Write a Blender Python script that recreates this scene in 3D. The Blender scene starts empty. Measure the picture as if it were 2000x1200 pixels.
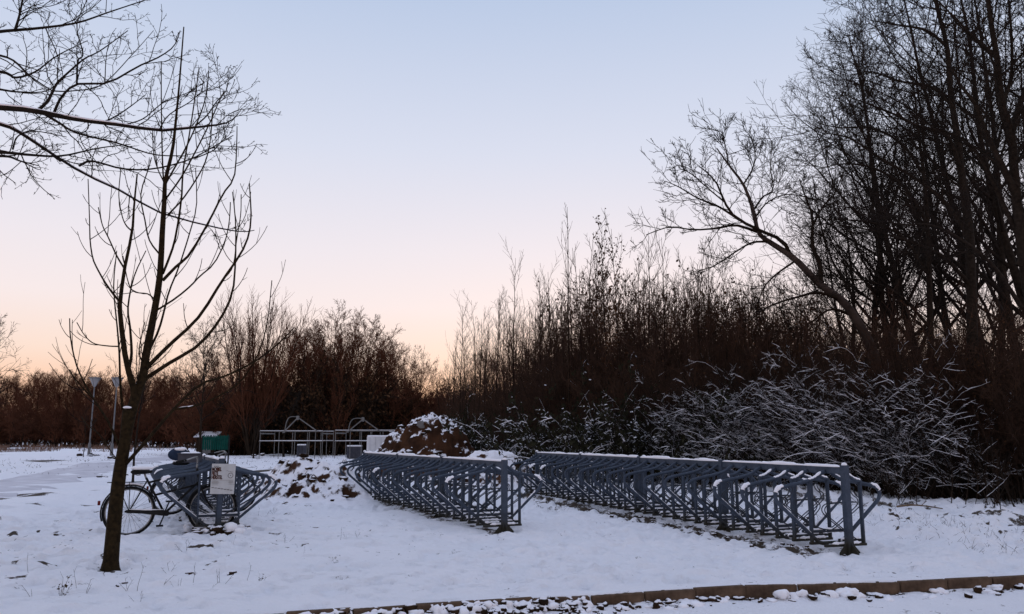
import bpy, bmesh, math, random
import numpy as np
from mathutils import Vector, Matrix

# ------------------------------------------------------------------ camera, sky, light, exposure
scene = bpy.context.scene
COL = scene.collection
CAM_H, FPX, HORIZON = 1.36, 1570.0, 855.0
PITCH = math.atan((HORIZON - 600.0) / FPX)

cam_data = bpy.data.cameras.new('camera')
cam = bpy.data.objects.new('camera', cam_data)
COL.objects.link(cam)
cam.location = (0, 0, CAM_H)
cam.rotation_euler = (math.pi / 2 + PITCH, 0, 0)
cam_data.sensor_width = 36.0
cam_data.lens = 36.0 * FPX / 2000.0
cam_data.clip_start, cam_data.clip_end = 0.05, 5000.0
scene.camera = cam

SUN_AZ = math.radians(-5.5)          # to the left of straight ahead (+Y), where the dusk glow is
SUN_EL = math.radians(2.0)

world = bpy.data.worlds.new('World')
scene.world = world
world.use_nodes = True
nt = world.node_tree
nt.nodes.clear()
def wn(t, **kw):
    n = nt.nodes.new(t)
    for k, v in kw.items():
        setattr(n, k, v)
    return n
w_out = wn('ShaderNodeOutputWorld')
w_bg = wn('ShaderNodeBackground')
w_bg.inputs['Strength'].default_value = 1.0
w_tc = wn('ShaderNodeTexCoord')
w_sep = wn('ShaderNodeSeparateXYZ')
nt.links.new(w_tc.outputs['Generated'], w_sep.inputs[0])
w_asin = wn('ShaderNodeMath', operation='ARCSINE')
nt.links.new(w_sep.outputs['Z'], w_asin.inputs[0])
w_map = wn('ShaderNodeMath', operation='DIVIDE')          # elevation 0..90 deg -> 0..1
w_map.inputs[1].default_value = math.pi / 2
nt.links.new(w_asin.outputs[0], w_map.inputs[0])
w_ramp = wn('ShaderNodeValToRGB')
nt.links.new(w_map.outputs[0], w_ramp.inputs[0])
def s2l(c):
    return tuple(((v / 255 + 0.055) / 1.055) ** 2.4 if v > 10 else v / 255 / 12.92 for v in c)
SKY = [(0.0, (247, 186, 150)), (3.0, (250, 201, 170)), (5.5, (250, 223, 208)), (9.0, (246, 232, 232)),
       (13.0, (237, 230, 237)), (20.0, (216, 221, 238)), (30.0, (187, 202, 229)), (50.0, (199, 211, 244)), (90.0, (206, 216, 250))]
el = w_ramp.color_ramp.elements
while len(el) < len(SKY):
    el.new(0.5)
for e, (deg, c) in zip(el, SKY):
    e.position = deg / 90.0
    e.color = (*s2l(c), 1)
# a little less light on the side of the sky away from the glow
w_dot = wn('ShaderNodeVectorMath', operation='DOT_PRODUCT')
w_dot.inputs[1].default_value = (math.sin(SUN_AZ), math.cos(SUN_AZ), 0)
nt.links.new(w_tc.outputs['Generated'], w_dot.inputs[0])
w_mr = wn('ShaderNodeMapRange')
w_mr.inputs['From Min'].default_value, w_mr.inputs['From Max'].default_value = -1.0, 0.75
w_mr.inputs['To Min'].default_value, w_mr.inputs['To Max'].default_value = 0.80, 1.0
nt.links.new(w_dot.outputs['Value'], w_mr.inputs['Value'])
w_mul = wn('ShaderNodeVectorMath', operation='SCALE')
nt.links.new(w_ramp.outputs['Color'], w_mul.inputs[0])
nt.links.new(w_mr.outputs['Result'], w_mul.inputs['Scale'])
w_sky = wn('ShaderNodeTexSky', sky_type='NISHITA', sun_disc=False)
w_sky.sun_elevation, w_sky.sun_rotation = SUN_EL, -SUN_AZ
w_sky.air_density, w_sky.dust_density = 1.0, 1.0
w_sks = wn('ShaderNodeVectorMath', operation='SCALE')
w_sks.inputs['Scale'].default_value = 0.010
nt.links.new(w_sky.outputs['Color'], w_sks.inputs[0])
w_add = wn('ShaderNodeVectorMath', operation='ADD')
nt.links.new(w_mul.outputs[0], w_add.inputs[0])
nt.links.new(w_sks.outputs[0], w_add.inputs[1])
nt.links.new(w_add.outputs[0], w_bg.inputs['Color'])
nt.links.new(w_bg.outputs[0], w_out.inputs['Surface'])

sun_d = bpy.data.lights.new('sun', 'SUN')
sun = bpy.data.objects.new('sun', sun_d)
COL.objects.link(sun)
sun_d.energy, sun_d.angle, sun_d.color = 0.25, math.radians(20), (1.0, 0.72, 0.55)
sd = Vector((math.sin(SUN_AZ) * math.cos(SUN_EL), math.cos(SUN_AZ) * math.cos(SUN_EL), math.sin(SUN_EL)))
sun.rotation_euler = sd.to_track_quat('Z', 'Y').to_euler()

vs = scene.view_settings
vs.view_transform, vs.look, vs.exposure, vs.gamma = 'Standard', 'None', 0.0, 1.0
vs.use_curve_mapping = False
scene.render.engine = 'CYCLES'
scene.cycles.max_bounces = 6
scene.cycles.diffuse_bounces = 3

# ------------------------------------------------------------------ helpers
CP, SP = math.cos(PITCH), math.sin(PITCH)
def P(px, py, Y):
    """point of the place at distance Y ahead that the photograph shows at pixel (px, py)"""
    a, b = (px - 1000.0) / FPX, (600.0 - py) / FPX
    d = (a, CP - b * SP, SP + b * CP)
    k = Y / d[1]
    return (d[0] * k, Y, CAM_H + d[2] * k)
def G(px, py, z=0.0):
    a, b = (px - 1000.0) / FPX, (600.0 - py) / FPX
    d = (a, CP - b * SP, SP + b * CP)
    k = (z - CAM_H) / d[2]
    return (d[0] * k, d[1] * k, z)

def hash2(ix, iy, seed):
    h = (ix.astype(np.int64) * 374761393 + iy.astype(np.int64) * 668265263 + seed * 974634777) & 0xFFFFFFFF
    h = ((h ^ (h >> 13)) * 1274126177) & 0xFFFFFFFF
    h = h ^ (h >> 16)
    return (h & 0xFFFFFF) / float(0xFFFFFF)
def vnoise(x, y, seed=0):
    x, y = np.asarray(x, float), np.asarray(y, float)
    ix, iy = np.floor(x), np.floor(y)
    fx, fy = x - ix, y - iy
    fx, fy = fx * fx * fx * (fx * (fx * 6 - 15) + 10), fy * fy * fy * (fy * (fy * 6 - 15) + 10)
    a, b = hash2(ix, iy, seed), hash2(ix + 1, iy, seed)
    c, d = hash2(ix, iy + 1, seed), hash2(ix + 1, iy + 1, seed)
    return (a * (1 - fx) + b * fx) * (1 - fy) + (c * (1 - fx) + d * fx) * fy
def fbm(x, y, seed=0, octv=4, gain=0.5):
    s, a, t = 0, 1.0, 0
    for o in range(octv):
        f = 2.03 ** o
        ca, sa = math.cos(o * 1.1), math.sin(o * 1.1)
        s = s + a * vnoise((x * ca - y * sa) * f + 13.7 * o, (x * sa + y * ca) * f, seed + o)
        t += a
        a *= gain
    return s / t
def sstep(a, b, x):
    t = np.clip((x - a) / (b - a), 0, 1)
    return t * t * (3 - 2 * t)

# materials -----------------------------------------------------------------
def new_mat(name):
    m = bpy.data.materials.new(name)
    m.use_nodes = True
    n = m.node_tree
    b = n.nodes['Principled BSDF']
    return m, n, b
def noise_node(n, scale, detail=4, rough=0.55, coord='Object'):
    tc = n.nodes.new('ShaderNodeTexCoord')
    t = n.nodes.new('ShaderNodeTexNoise')
    t.inputs['Scale'].default_value, t.inputs['Detail'].default_value = scale, detail
    t.inputs['Roughness'].default_value = rough
    n.links.new(tc.outputs[coord], t.inputs['Vector'])
    return t
def ramp_node(n, src, stops):
    r = n.nodes.new('ShaderNodeValToRGB')
    e = r.color_ramp.elements
    while len(e) < len(stops):
        e.new(0.5)
    for q, (p, c) in zip(e, stops):
        q.position, q.color = p, (*c, 1)
    n.links.new(src, r.inputs[0])
    return r
def bump(n, b, src, strength, dist=0.02):
    bp = n.nodes.new('ShaderNodeBump')
    bp.inputs['Strength'].default_value, bp.inputs['Distance'].default_value = strength, dist
    n.links.new(src, bp.inputs['Height'])
    n.links.new(bp.outputs[0], b.inputs['Normal'])
def plain(name, c1, c2, scale=8, rough=0.8, metal=0.0, bmp=0.0, coord='Object', spec=0.05):
    m, n, b = new_mat(name)
    t = noise_node(n, scale, coord=coord)
    r = ramp_node(n, t.outputs['Fac'], [(0.3, c1), (0.7, c2)])
    n.links.new(r.outputs[0], b.inputs['Base Color'])
    b.inputs['Roughness'].default_value, b.inputs['Metallic'].default_value = rough, metal
    b.inputs['Specular IOR Level'].default_value = spec
    if bmp:
        bump(n, b, t.outputs['Fac'], bmp)
    return m
SNOW1, SNOW2 = (0.86, 0.85, 0.88), (0.92, 0.90, 0.92)
def snowy(name, c1, c2, lo, hi, scale=8, nscale=6.0, namp=0.5, rough=0.9, bmp=0.3, coord='Object'):
    """a surface with snow lying wherever it faces up enough to hold it"""
    m, n, b = new_mat(name)
    t = noise_node(n, scale, coord=coord)
    r = ramp_node(n, t.outputs['Fac'], [(0.3, c1), (0.7, c2)])
    g = n.nodes.new('ShaderNodeNewGeometry')
    s = n.nodes.new('ShaderNodeSeparateXYZ')
    n.links.new(g.outputs['Normal'], s.inputs[0])
    t2 = noise_node(n, nscale, 5, 0.65, coord)
    ma = n.nodes.new('ShaderNodeMath'); ma.operation = 'MULTIPLY_ADD'
    ma.inputs[1].default_value, ma.inputs[2].default_value = namp, -0.5 * namp
    n.links.new(t2.outputs['Fac'], ma.inputs[0])
    ad = n.nodes.new('ShaderNodeMath'); ad.operation = 'ADD'
    n.links.new(s.outputs['Z'], ad.inputs[0]); n.links.new(ma.outputs[0], ad.inputs[1])
    mr = n.nodes.new('ShaderNodeMapRange'); mr.interpolation_type = 'SMOOTHSTEP'
    mr.inputs['From Min'].default_value, mr.inputs['From Max'].default_value = lo, hi
    n.links.new(ad.outputs[0], mr.inputs['Value'])
    mx = n.nodes.new('ShaderNodeMix'); mx.data_type = 'RGBA'
    n.links.new(mr.outputs['Result'], mx.inputs['Factor'])
    n.links.new(r.outputs[0], mx.inputs['A'])
    mx.inputs['B'].default_value = (*SNOW1, 1)
    n.links.new(mx.outputs['Result'], b.inputs['Base Color'])
    b.inputs['Roughness'].default_value = rough
    b.inputs['Specular IOR Level'].default_value = 0.05
    bump(n, b, t2.outputs['Fac'], bmp, 0.03)
    return m

M = {}
M['snow'] = plain('snow_mat', SNOW1, SNOW2, 9, 0.7, bmp=0.25, spec=0.25)
M['bark'] = snowy('bark_dark', (0.012, 0.009, 0.007), (0.032, 0.024, 0.018), 0.86, 1.05, 14, 20, 0.5, bmp=0.5)
M['bark_young'] = plain('bark_young', (0.010, 0.007, 0.004), (0.034, 0.022, 0.010), 26, 0.85, bmp=0.6)
M['twig'] = plain('twig_dark', (0.012, 0.010, 0.008), (0.026, 0.019, 0.015), 5, 0.9)
M['twig_brown'] = plain('twig_brown', (0.026, 0.016, 0.012), (0.078, 0.043, 0.028), 1.2, 0.9)
M['twig_red'] = plain('twig_red', (0.060, 0.023, 0.013), (0.14, 0.054, 0.030), 0.6, 0.9)
M['bark_far'] = plain('bark_far', (0.014, 0.010, 0.007), (0.034, 0.022, 0.015), 2, 0.9)
M['leaf_brown'] = plain('leaf_brown', (0.035, 0.018, 0.010), (0.10, 0.050, 0.024), 1.5, 0.85)
M['leaf_dark'] = snowy('leaf_dark', (0.012, 0.014, 0.008), (0.035, 0.032, 0.018), 0.62, 0.95, 3, 2.0, 0.7, bmp=0.1)
M['soil'] = plain('soil', (0.020, 0.013, 0.009), (0.075, 0.045, 0.028), 5, 0.95, bmp=0.8)
M['soil_snow'] = snowy('soil_snow', (0.022, 0.011, 0.007), (0.080, 0.036, 0.018), 0.64, 0.82, 2.2, 4.5, 1.15, bmp=0.9)
M['soil_snow_low'] = snowy('soil_snow_low', (0.020, 0.011, 0.007), (0.075, 0.036, 0.020), 0.46, 0.66, 3.0, 5.0, 1.0, bmp=0.8)
M['clod'] = snowy('clod', (0.014, 0.009, 0.006), (0.050, 0.028, 0.016), 0.50, 0.75, 9, 16, 0.8, bmp=0.8)
M['dry_grass'] = plain('dry_grass', (0.10, 0.055, 0.040), (0.22, 0.13, 0.09), 0.5, 0.9)
M['stalk'] = plain('stalk', (0.03, 0.022, 0.015), (0.09, 0.06, 0.035), 10, 0.9)

def galvanised(name, c1, c2, dirt=True):
    """zinc coated steel, with mossy grime near the ground"""
    m, n, b = new_mat(name)
    t = noise_node(n, 6, 8, 0.8)
    r = ramp_node(n, t.outputs['Fac'], [(0.3, c1), (0.7, c2)])
    out = r.outputs[0]
    if dirt:
        g = n.nodes.new('ShaderNodeNewGeometry')
        s = n.nodes.new('ShaderNodeSeparateXYZ')
        n.links.new(g.outputs['Position'], s.inputs[0])
        t2 = noise_node(n, 7, 5, 0.7)
        ma = n.nodes.new('ShaderNodeMath'); ma.operation = 'MULTIPLY_ADD'
        ma.inputs[1].default_value, ma.inputs[2].default_value = -0.35, 0.17
        n.links.new(t2.outputs['Fac'], ma.inputs[0])
        ad = n.nodes.new('ShaderNodeMath'); ad.operation = 'ADD'
        n.links.new(s.outputs['Z'], ad.inputs[0]); n.links.new(ma.outputs[0], ad.inputs[1])
        mr = n.nodes.new('ShaderNodeMapRange')
        mr.inputs['From Min'].default_value, mr.inputs['From Max'].default_value = 0.30, 0.06
        n.links.new(ad.outputs[0], mr.inputs['Value'])
        mx = n.nodes.new('ShaderNodeMix'); mx.data_type = 'RGBA'
        n.links.new(mr.outputs['Result'], mx.inputs['Factor'])
        n.links.new(out, mx.inputs['A'])
        mx.inputs['B'].default_value = (0.030, 0.026, 0.016, 1)
        out = mx.outputs['Result']
    n.links.new(out, b.inputs['Base Color'])
    b.inputs['Roughness'].default_value, b.inputs['Metallic'].default_value = 0.68, 0.25
    b.inputs['Specular IOR Level'].default_value = 0.3
    bump(n, b, t.outputs['Fac'], 0.08, 0.01)
    return m
M['steel'] = galvanised('galvanised_steel', (0.020, 0.030, 0.048), (0.076, 0.096, 0.132))
M['steel_thin'] = galvanised('galvanised_rod', (0.022, 0.027, 0.035), (0.045, 0.053, 0.066))
M['lamp_steel'] = galvanised('lamp_steel', (0.12, 0.12, 0.125), (0.19, 0.19, 0.195), False)
M['white_steel'] = plain('white_steel', (0.12, 0.115, 0.11), (0.21, 0.20, 0.19), 3, 0.6)
M['black_paint'] = plain('black_paint', (0.010, 0.010, 0.011), (0.024, 0.023, 0.022), 12, 0.4)
M['rubber'] = plain('rubber', (0.010, 0.010, 0.010), (0.020, 0.020, 0.020), 20, 0.85)
M['chrome'] = plain('worn_chrome', (0.16, 0.16, 0.16), (0.30, 0.29, 0.28), 14, 0.4, 0.8)
M['crate'] = plain('crate_grey', (0.055, 0.055, 0.068), (0.085, 0.085, 0.10), 6, 0.7)
M['bag'] = plain('bag_blue', (0.02, 0.03, 0.055), (0.035, 0.05, 0.085), 9, 0.9)
M['red_lens'] = plain('red_lens', (0.10, 0.012, 0.010), (0.15, 0.02, 0.015), 9, 0.3)
M['board'] = plain('sign_board', (0.46, 0.46, 0.45), (0.56, 0.56, 0.55), 7, 0.6)
M['ink'] = plain('sign_ink', (0.02, 0.012, 0.012), (0.04, 0.025, 0.022), 60, 0.8)
M['ink_red'] = plain('sign_ink_red', (0.16, 0.06, 0.045), (0.24, 0.09, 0.06), 60, 0.8)
M['ink_grey'] = plain('sign_ink_grey', (0.24, 0.24, 0.24), (0.32, 0.32, 0.32), 60, 0.8)
M['green_net'] = plain('green_net', (0.004, 0.040, 0.032), (0.008, 0.075, 0.058), 6, 0.7)
M['kerb'] = plain('kerb_brown', (0.050, 0.032, 0.022), (0.155, 0.100, 0.066), 8, 0.9, bmp=0.6)
M['glass'] = plain('lamp_glass', (0.24, 0.24, 0.25), (0.32, 0.32, 0.33), 4, 0.3)
M['wood'] = plain('log_wood', (0.10, 0.065, 0.04), (0.20, 0.14, 0.09), 9, 0.85)

# mesh building ----------------------------------------------------------------
def np_mesh(name, verts, quads, mat, smooth=True, tris=None):
    me = bpy.data.meshes.new(name)
    V = np.asarray(verts, np.float32).reshape(-1, 3)
    Q = np.asarray(quads, np.int32).reshape(-1, 4) if quads is not None and len(quads) else np.zeros((0, 4), np.int32)
    T = np.asarray(tris, np.int32).reshape(-1, 3) if tris is not None and len(tris) else np.zeros((0, 3), np.int32)
    me.vertices.add(len(V))
    me.vertices.foreach_set('co', V.ravel())
    nl = Q.size + T.size
    me.loops.add(nl)
    me.loops.foreach_set('vertex_index', np.concatenate([Q.ravel(), T.ravel()]))
    me.polygons.add(len(Q) + len(T))
    st = np.concatenate([np.arange(len(Q)) * 4, Q.size + np.arange(len(T)) * 3]).astype(np.int32)
    me.polygons.foreach_set('loop_start', st)
    me.polygons.foreach_set('use_smooth', np.full(len(Q) + len(T), smooth))
    me.update(calc_edges=True)
    me.materials.append(mat)
    return me

def frames(pts):
    t = np.gradient(pts, axis=1)
    t /= np.linalg.norm(t, axis=2, keepdims=True) + 1e-9
    m = t.mean(axis=1)
    ref = np.where(np.abs(m[:, 2:3]) < 0.8 * np.linalg.norm(m, axis=1, keepdims=True) + 1e-9, np.array([[0, 0, 1.0]]), np.array([[1.0, 0.15, 0]]))
    ref = np.repeat(ref[:, None, :], pts.shape[1], 1)
    u = np.cross(t, ref)
    u /= np.linalg.norm(u, axis=2, keepdims=True) + 1e-9
    v = np.cross(u, t)
    return t, u, v

class Geo:
    """collects tubes and patches as arrays; mesh() turns them into one mesh"""
    def __init__(self):
        self.v, self.q, self.t, self.n = [], [], [], 0
    def add(self, V, Q=None, T=None):
        V = np.asarray(V, float).reshape(-1, 3)
        self.v.append(V)
        if Q is not None and len(Q): self.q.append(np.asarray(Q, np.int64).reshape(-1, 4) + self.n)
        if T is not None and len(T): self.t.append(np.asarray(T, np.int64).reshape(-1, 3) + self.n)
        self.n += len(V)
        return self
    def tubes(self, pts, rad, sides=5, cap=False):
        pts = np.asarray(pts, float); rad = np.asarray(rad, float)
        n, k, _ = pts.shape
        if n == 0: return self
        t, u, v = frames(pts)
        a = np.arange(sides) / sides * 2 * math.pi
        ring = pts[:, :, None, :] + rad[:, :, None, None] * (np.cos(a)[None, None, :, None] * u[:, :, None, :] + np.sin(a)[None, None, :, None] * v[:, :, None, :])
        idx = np.arange(n * k * sides).reshape(n, k, sides)
        A = idx[:, :-1, :]; B = np.roll(A, -1, axis=2)
        D = idx[:, 1:, :]; C_ = np.roll(D, -1, axis=2)
        Q = np.stack([A, B, C_, D], -1).reshape(-1, 4)
        base = self.n
        self.add(ring, Q)
        if cap:
            V = np.concatenate([pts[:, 0], pts[:, -1]])
            T = []
            for i in range(n):
                for s in range(sides):
                    T.append((n * k * sides - 0 + i, idx[i, 0, (s + 1) % sides], idx[i, 0, s]))
                    T.append((n * k * sides + n + i, idx[i, -1, s], idx[i, -1, (s + 1) % sides]))
            self.v.append(V); self.t.append(np.asarray(T, np.int64) + base); self.n += len(V)
        return self
    def tube(self, pts, r, sides=8, cap=True):
        pts = np.asarray(pts, float)
        r = np.full(len(pts), r) if np.isscalar(r) else np.asarray(r, float)
        return self.tubes(pts[None], r[None], sides, cap)
    def box(self, c, s, rz=0.0, bev=0.0, rx=0.0, ry=0.0):
        sx, sy, sz = s[0] / 2, s[1] / 2, s[2] / 2
        R = Matrix.Rotation(rz, 3, 'Z') @ Matrix.Rotation(ry, 3, 'Y') @ Matrix.Rotation(rx, 3, 'X')
        bm = bmesh.new()
        bmesh.ops.create_cube(bm, size=1)
        for v in bm.verts: v.co = (v.co.x * s[0], v.co.y * s[1], v.co.z * s[2])
        if bev:
            bmesh.ops.bevel(bm, geom=bm.edges[:], offset=bev, segments=1, profile=0.5, affect='EDGES')
        V = [tuple(R @ v.co + Vector(c)) for v in bm.verts]
        bm.verts.index_update()
        Q = [[v.index for v in f.verts] for f in bm.faces if len(f.verts) == 4]
        T = [[v.index for v in f.verts] for f in bm.faces if len(f.verts) == 3]
        bm.free()
        return self.add(V, Q, T)
    def beam(self, a, b, w, h):
        """a square bar from a to b"""
        a, b = np.asarray(a, float), np.asarray(b, float)
        t, u, v = frames(np.stack([a, b])[None])
        u, v = u[0, 0] * w / 2, v[0, 0] * h / 2
        V = [p + s * u + q * v for p in (a, b) for s, q in ((-1, -1), (1, -1), (1, 1), (-1, 1))]
        return self.add(V, [(0, 1, 5, 4), (1, 2, 6, 5), (2, 3, 7, 6), (3, 0, 4, 7), (3, 2, 1, 0), (4, 5, 6, 7)])
    def lathe(self, prof, c=(0, 0, 0), seg=16):
        pr = np.asarray(prof, float)
        a = np.arange(seg) / seg * 2 * math.pi
        V = np.stack([pr[:, 0:1] * np.cos(a) + c[0], pr[:, 0:1] * np.sin(a) + c[1], np.repeat(pr[:, 1:2], seg, 1) + c[2]], -1)
        idx = np.arange(len(pr) * seg).reshape(len(pr), seg)
        A = idx[:-1]; B = np.roll(A, -1, 1); D = idx[1:]; C_ = np.roll(D, -1, 1)
        return self.add(V, np.stack([A, B, C_, D], -1).reshape(-1, 4))
    def blob(self, c, s, rng, amp=0.25, rz=0.0, sub=2):
        V, T = ico(sub)
        f = 1 + amp * (rng.random(3)[None, :] * np.sin(V * (2.0 + 2 * rng.random(3)) + 6 * rng.random(3))).sum(1)
        V = V * f[:, None] * np.asarray(s)
        ca, sa = math.cos(rz), math.sin(rz)
        V = np.stack([V[:, 0] * ca - V[:, 1] * sa, V[:, 0] * sa + V[:, 1] * ca, V[:, 2]], 1) + np.asarray(c)
        return self.add(V, None, T)
    def mesh(self, name, mat, smooth=True):
        V = np.concatenate(self.v) if self.v else np.zeros((0, 3))
        Q = np.concatenate(self.q) if self.q else None
        T = np.concatenate(self.t) if self.t else None
        return np_mesh(name, V, Q, mat if not isinstance(mat, str) else M[mat], smooth, T)
_ico = {}
def ico(sub):
    if sub not in _ico:
        bm = bmesh.new()
        bmesh.ops.create_icosphere(bm, subdivisions=sub, radius=1)
        bm.verts.index_update()
        _ico[sub] = (np.array([v.co[:] for v in bm.verts]), np.array([[v.index for v in f.verts] for f in bm.faces]))
        bm.free()
    return _ico[sub]

def obj(name, me, parent=None, loc=(0, 0, 0), rz=0.0, scale=None, label=None, cat=None, group=None, kind=None, rot=None):
    o = bpy.data.objects.new(name, me)
    COL.objects.link(o)
    if parent is not None: o.parent = parent
    o.location = loc
    o.rotation_euler = rot if rot is not None else (0, 0, rz)
    if scale is not None: o.scale = scale if not np.isscalar(scale) else (scale,) * 3
    if label: o['label'] = label
    if cat: o['category'] = cat
    if group: o['group'] = group
    if kind: o['kind'] = kind
    return o
def thing(name, label, cat, loc=(0, 0, 0), rz=0.0, group=None, scale=None):
    return obj(name, None, None, loc, rz, scale, label, cat, group)

# ------------------------------------------------------------------ where things stand
TH_R, TH_L = math.radians(19.3), math.radians(25.3)
RACK_R, RACK_L, RACK_C = G(1660, 1080), G(985, 1040), G(425, 1043)
def axis_sw(x, y, o, th):
    rx, ry = x - o[0], y - o[1]
    return -rx * math.sin(th) + ry * math.cos(th), rx * math.cos(th) + ry * math.sin(th)
KERB_PX = [(330, 1206), (522, 1197), (700, 1186), (891, 1173), (1000, 1167), (1165, 1159), (1400, 1144), (1560, 1140), (1710, 1136), (1850, 1131), (2000, 1124), (2160, 1117)]
KERB = [G(*p) for p in KERB_PX]
_kx = np.array([-30.0] + [k[0] for k in KERB] + [30.0])
_ky = np.array([KERB[0][1] - 1.6] + [k[1] for k in KERB] + [KERB[-1][1] + 2.4])
def kerb_y(x):
    return np.interp(x, _kx, _ky)
ROAD_Z = -0.11
def masks(x, y):
    s, w = axis_sw(x, y, RACK_R, TH_R)
    left = sstep(-2.6, -4.2, x + 0.12 * (y - 10)) * sstep(7.5, 9.0, y)
    far = sstep(13.5, 18.0, y)
    right = sstep(1.3, 2.2, w) * sstep(-0.9, 0.5, s + 0.4 * (vnoise(x * 1.1, y * 1.1, 5) - 0.5)) * sstep(9.0, 4.5, w)
    floor = sstep(2.2, 4.0, w)
    return left, far, right, floor
def gz(x, y, fine=True):
    x, y = np.asarray(x, float), np.asarray(y, float)
    left, far, right, floor = masks(x, y)
    up = sstep(-0.012, 0.012, y - kerb_y(x) + 0.03)
    z = 0.05 * (fbm(x * 0.28, y * 0.28, 3, 3) - 0.5)
    amp = sstep(350, 30, y)
    z = z + left * 0.14 * (fbm(x * 0.8, y * 0.8, 11, 3) - 0.45) + far * 0.25 * (fbm(x * 0.10, y * 0.10, 17, 3) - 0.5) * amp
    z = z + right * (0.10 + 0.34 * (fbm(x * 1.7, y * 1.7, 41, 4, 0.6) - 0.5))
    z = z + floor * 0.25 * (fbm(x * 0.3, y * 0.3, 47, 3) - 0.4)
    if fine:
        d = 0.5 * fbm(x * 5.5 + 0.9 * y, y * 5.5 - 0.7 * x, 21, 3) + 0.5 * fbm(x * 8.5 - 4.0 * y, y * 7.5 + 2.0 * x, 23, 2)
        mid = sstep(-1.2, 0.3, x) * (1 - right)
        z = z + up * (0.028 + 0.052 * mid + 0.060 * left + 0.07 * far * amp) * (d - 0.5) * 2 * sstep(0.02, 0.5, y - kerb_y(x))
        pit2 = fbm(x * 6.5 + y, y * 8.0, 37, 2)
        z = z - up * 0.040 * sstep(0.64, 0.72, pit2) * sstep(0.3, 0.6, fbm(x * 0.6, y * 0.6, 39, 2)) * sstep(30, 14, y) * sstep(0.1, 0.5, y - kerb_y(x))
        pit = fbm(x * 3.1, y * 3.1, 31, 2)
        z = z - up * (0.045 + 0.055 * left + 0.02 * far * amp) * sstep(0.62, 0.74, pit)
        z = z + right * 0.13 * (fbm(x * 7, y * 7, 51, 3) - 0.5)
        z = z + (1 - up) * (0.012 * (fbm(x * 4, y * 4, 61, 3) - 0.5) + 0.05 * sstep(0.35, 0.05, kerb_y(x) - y) * sstep(0.42, 0.75, fbm(x * 2.6, y * 4.0, 63, 3)))
    return z * up + (1 - up) * (z * 0.5 + ROAD_Z)

# ------------------------------------------------------------------ ground: one sheet to the horizon
def stretch(a, b, step, far, n):
    core = np.arange(a, b + 1e-6, step)
    t = np.linspace(0, 1, n + 1)[1:]
    g = step * n * t + (far - b - step * n) * t ** 4.2
    return core, b + g
xc, xr = stretch(-7.2, 8.2, 0.036, 900.0, 95)
_, xl = stretch(-8.2, 7.2, 0.036, 900.0, 95)
xs = np.concatenate([-xl[::-1], xc, xr])
yc, yr = stretch(6.2, 13.6, 0.030, 1400.0, 210)
ys = np.concatenate([np.linspace(-3, 6.15, 40), yc, yr])
GX, GY = np.meshgrid(xs, ys)
GZ = gz(GX, GY)
nx, ny = len(xs), len(ys)
idx = np.arange(nx * ny).reshape(ny, nx)
Q = np.stack([idx[:-1, :-1], idx[:-1, 1:], idx[1:, 1:], idx[1:, :-1]], -1).reshape(-1, 4)

mg, n, b = new_mat('snow_ground')
att = n.nodes.new('ShaderNodeAttribute'); att.attribute_name = 'soil'
t1 = noise_node(n, 0.8, 5, 0.6)
rs = ramp_node(n, t1.outputs['Fac'], [(0.3, (0.88, 0.88, 0.91)), (0.7, (0.94, 0.92, 0.94))])
t2 = noise_node(n, 30, 4, 0.7)
so = ramp_node(n, t2.outputs['Fac'], [(0.3, (0.022, 0.016, 0.011)), (0.7, (0.09, 0.062, 0.040))])
ma = n.nodes.new('ShaderNodeMath'); ma.operation = 'MULTIPLY_ADD'
ma.inputs[1].default_value, ma.inputs[2].default_value = 0.8, -0.4
n.links.new(t2.outputs['Fac'], ma.inputs[0])
ad = n.nodes.new('ShaderNodeMath'); ad.operation = 'ADD'
n.links.new(att.outputs['Fac'], ad.inputs[0]); n.links.new(ma.outputs[0], ad.inputs[1])
mr = n.nodes.new('ShaderNodeMapRange')
mr.inputs['From Min'].default_value, mr.inputs['From Max'].default_value = 0.42, 0.58
n.links.new(ad.outputs[0], mr.inputs['Value'])
mx = n.nodes.new('ShaderNodeMix'); mx.data_type = 'RGBA'
n.links.new(mr.outputs['Result'], mx.inputs['Factor'])
n.links.new(rs.outputs[0], mx.inputs['A']); n.links.new(so.outputs[0], mx.inputs['B'])
n.links.new(mx.outputs['Result'], b.inputs['Base Color'])
b.inputs['Roughness'].default_value = 0.75
b.inputs['Specular IOR Level'].default_value = 0.2
t3 = noise_node(n, 14, 6, 0.7)
bump(n, b, t3.outputs['Fac'], 0.85, 0.05)

me = np_mesh('ground', np.stack([GX, GY, GZ], -1), Q, mg)
# bare soil where the snow has not closed over it
sR, wR = axis_sw(GX, GY, RACK_R, TH_R)
sL, wL = axis_sw(GX, GY, RACK_L, TH_L)
sC, wC = axis_sw(GX, GY, RACK_C, TH_L)
left, far, right, floor = masks(GX, GY)
fn = fbm(GX * 6, GY * 6, 71, 4, 0.6)
fn2 = fbm(GX * 2.2, GY * 3.0, 81, 4, 0.6)
soil = np.zeros_like(GX)
soil = np.maximum(soil, 1.15 * sstep(0.42, 0.05, np.abs(wR + 0.45)) * sstep(-0.35, 0.2, sR) * sstep(11.4, 10.5, sR) * (fn * 1.25) - 0.05)
soil = np.maximum(soil, 0.62 * sstep(0.85, 0.2, np.abs(wR)) * sstep(-0.25, 0.1, sR) * sstep(11.4, 10.5, sR) * (fn * 1.1))
soil = np.maximum(soil, 0.85 * sstep(0.40, 0.05, np.abs(wL + 0.1)) * sstep(-0.35, 0.1, sL) * sstep(8.4, 7.5, sL) * (fn * 1.1))
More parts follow.
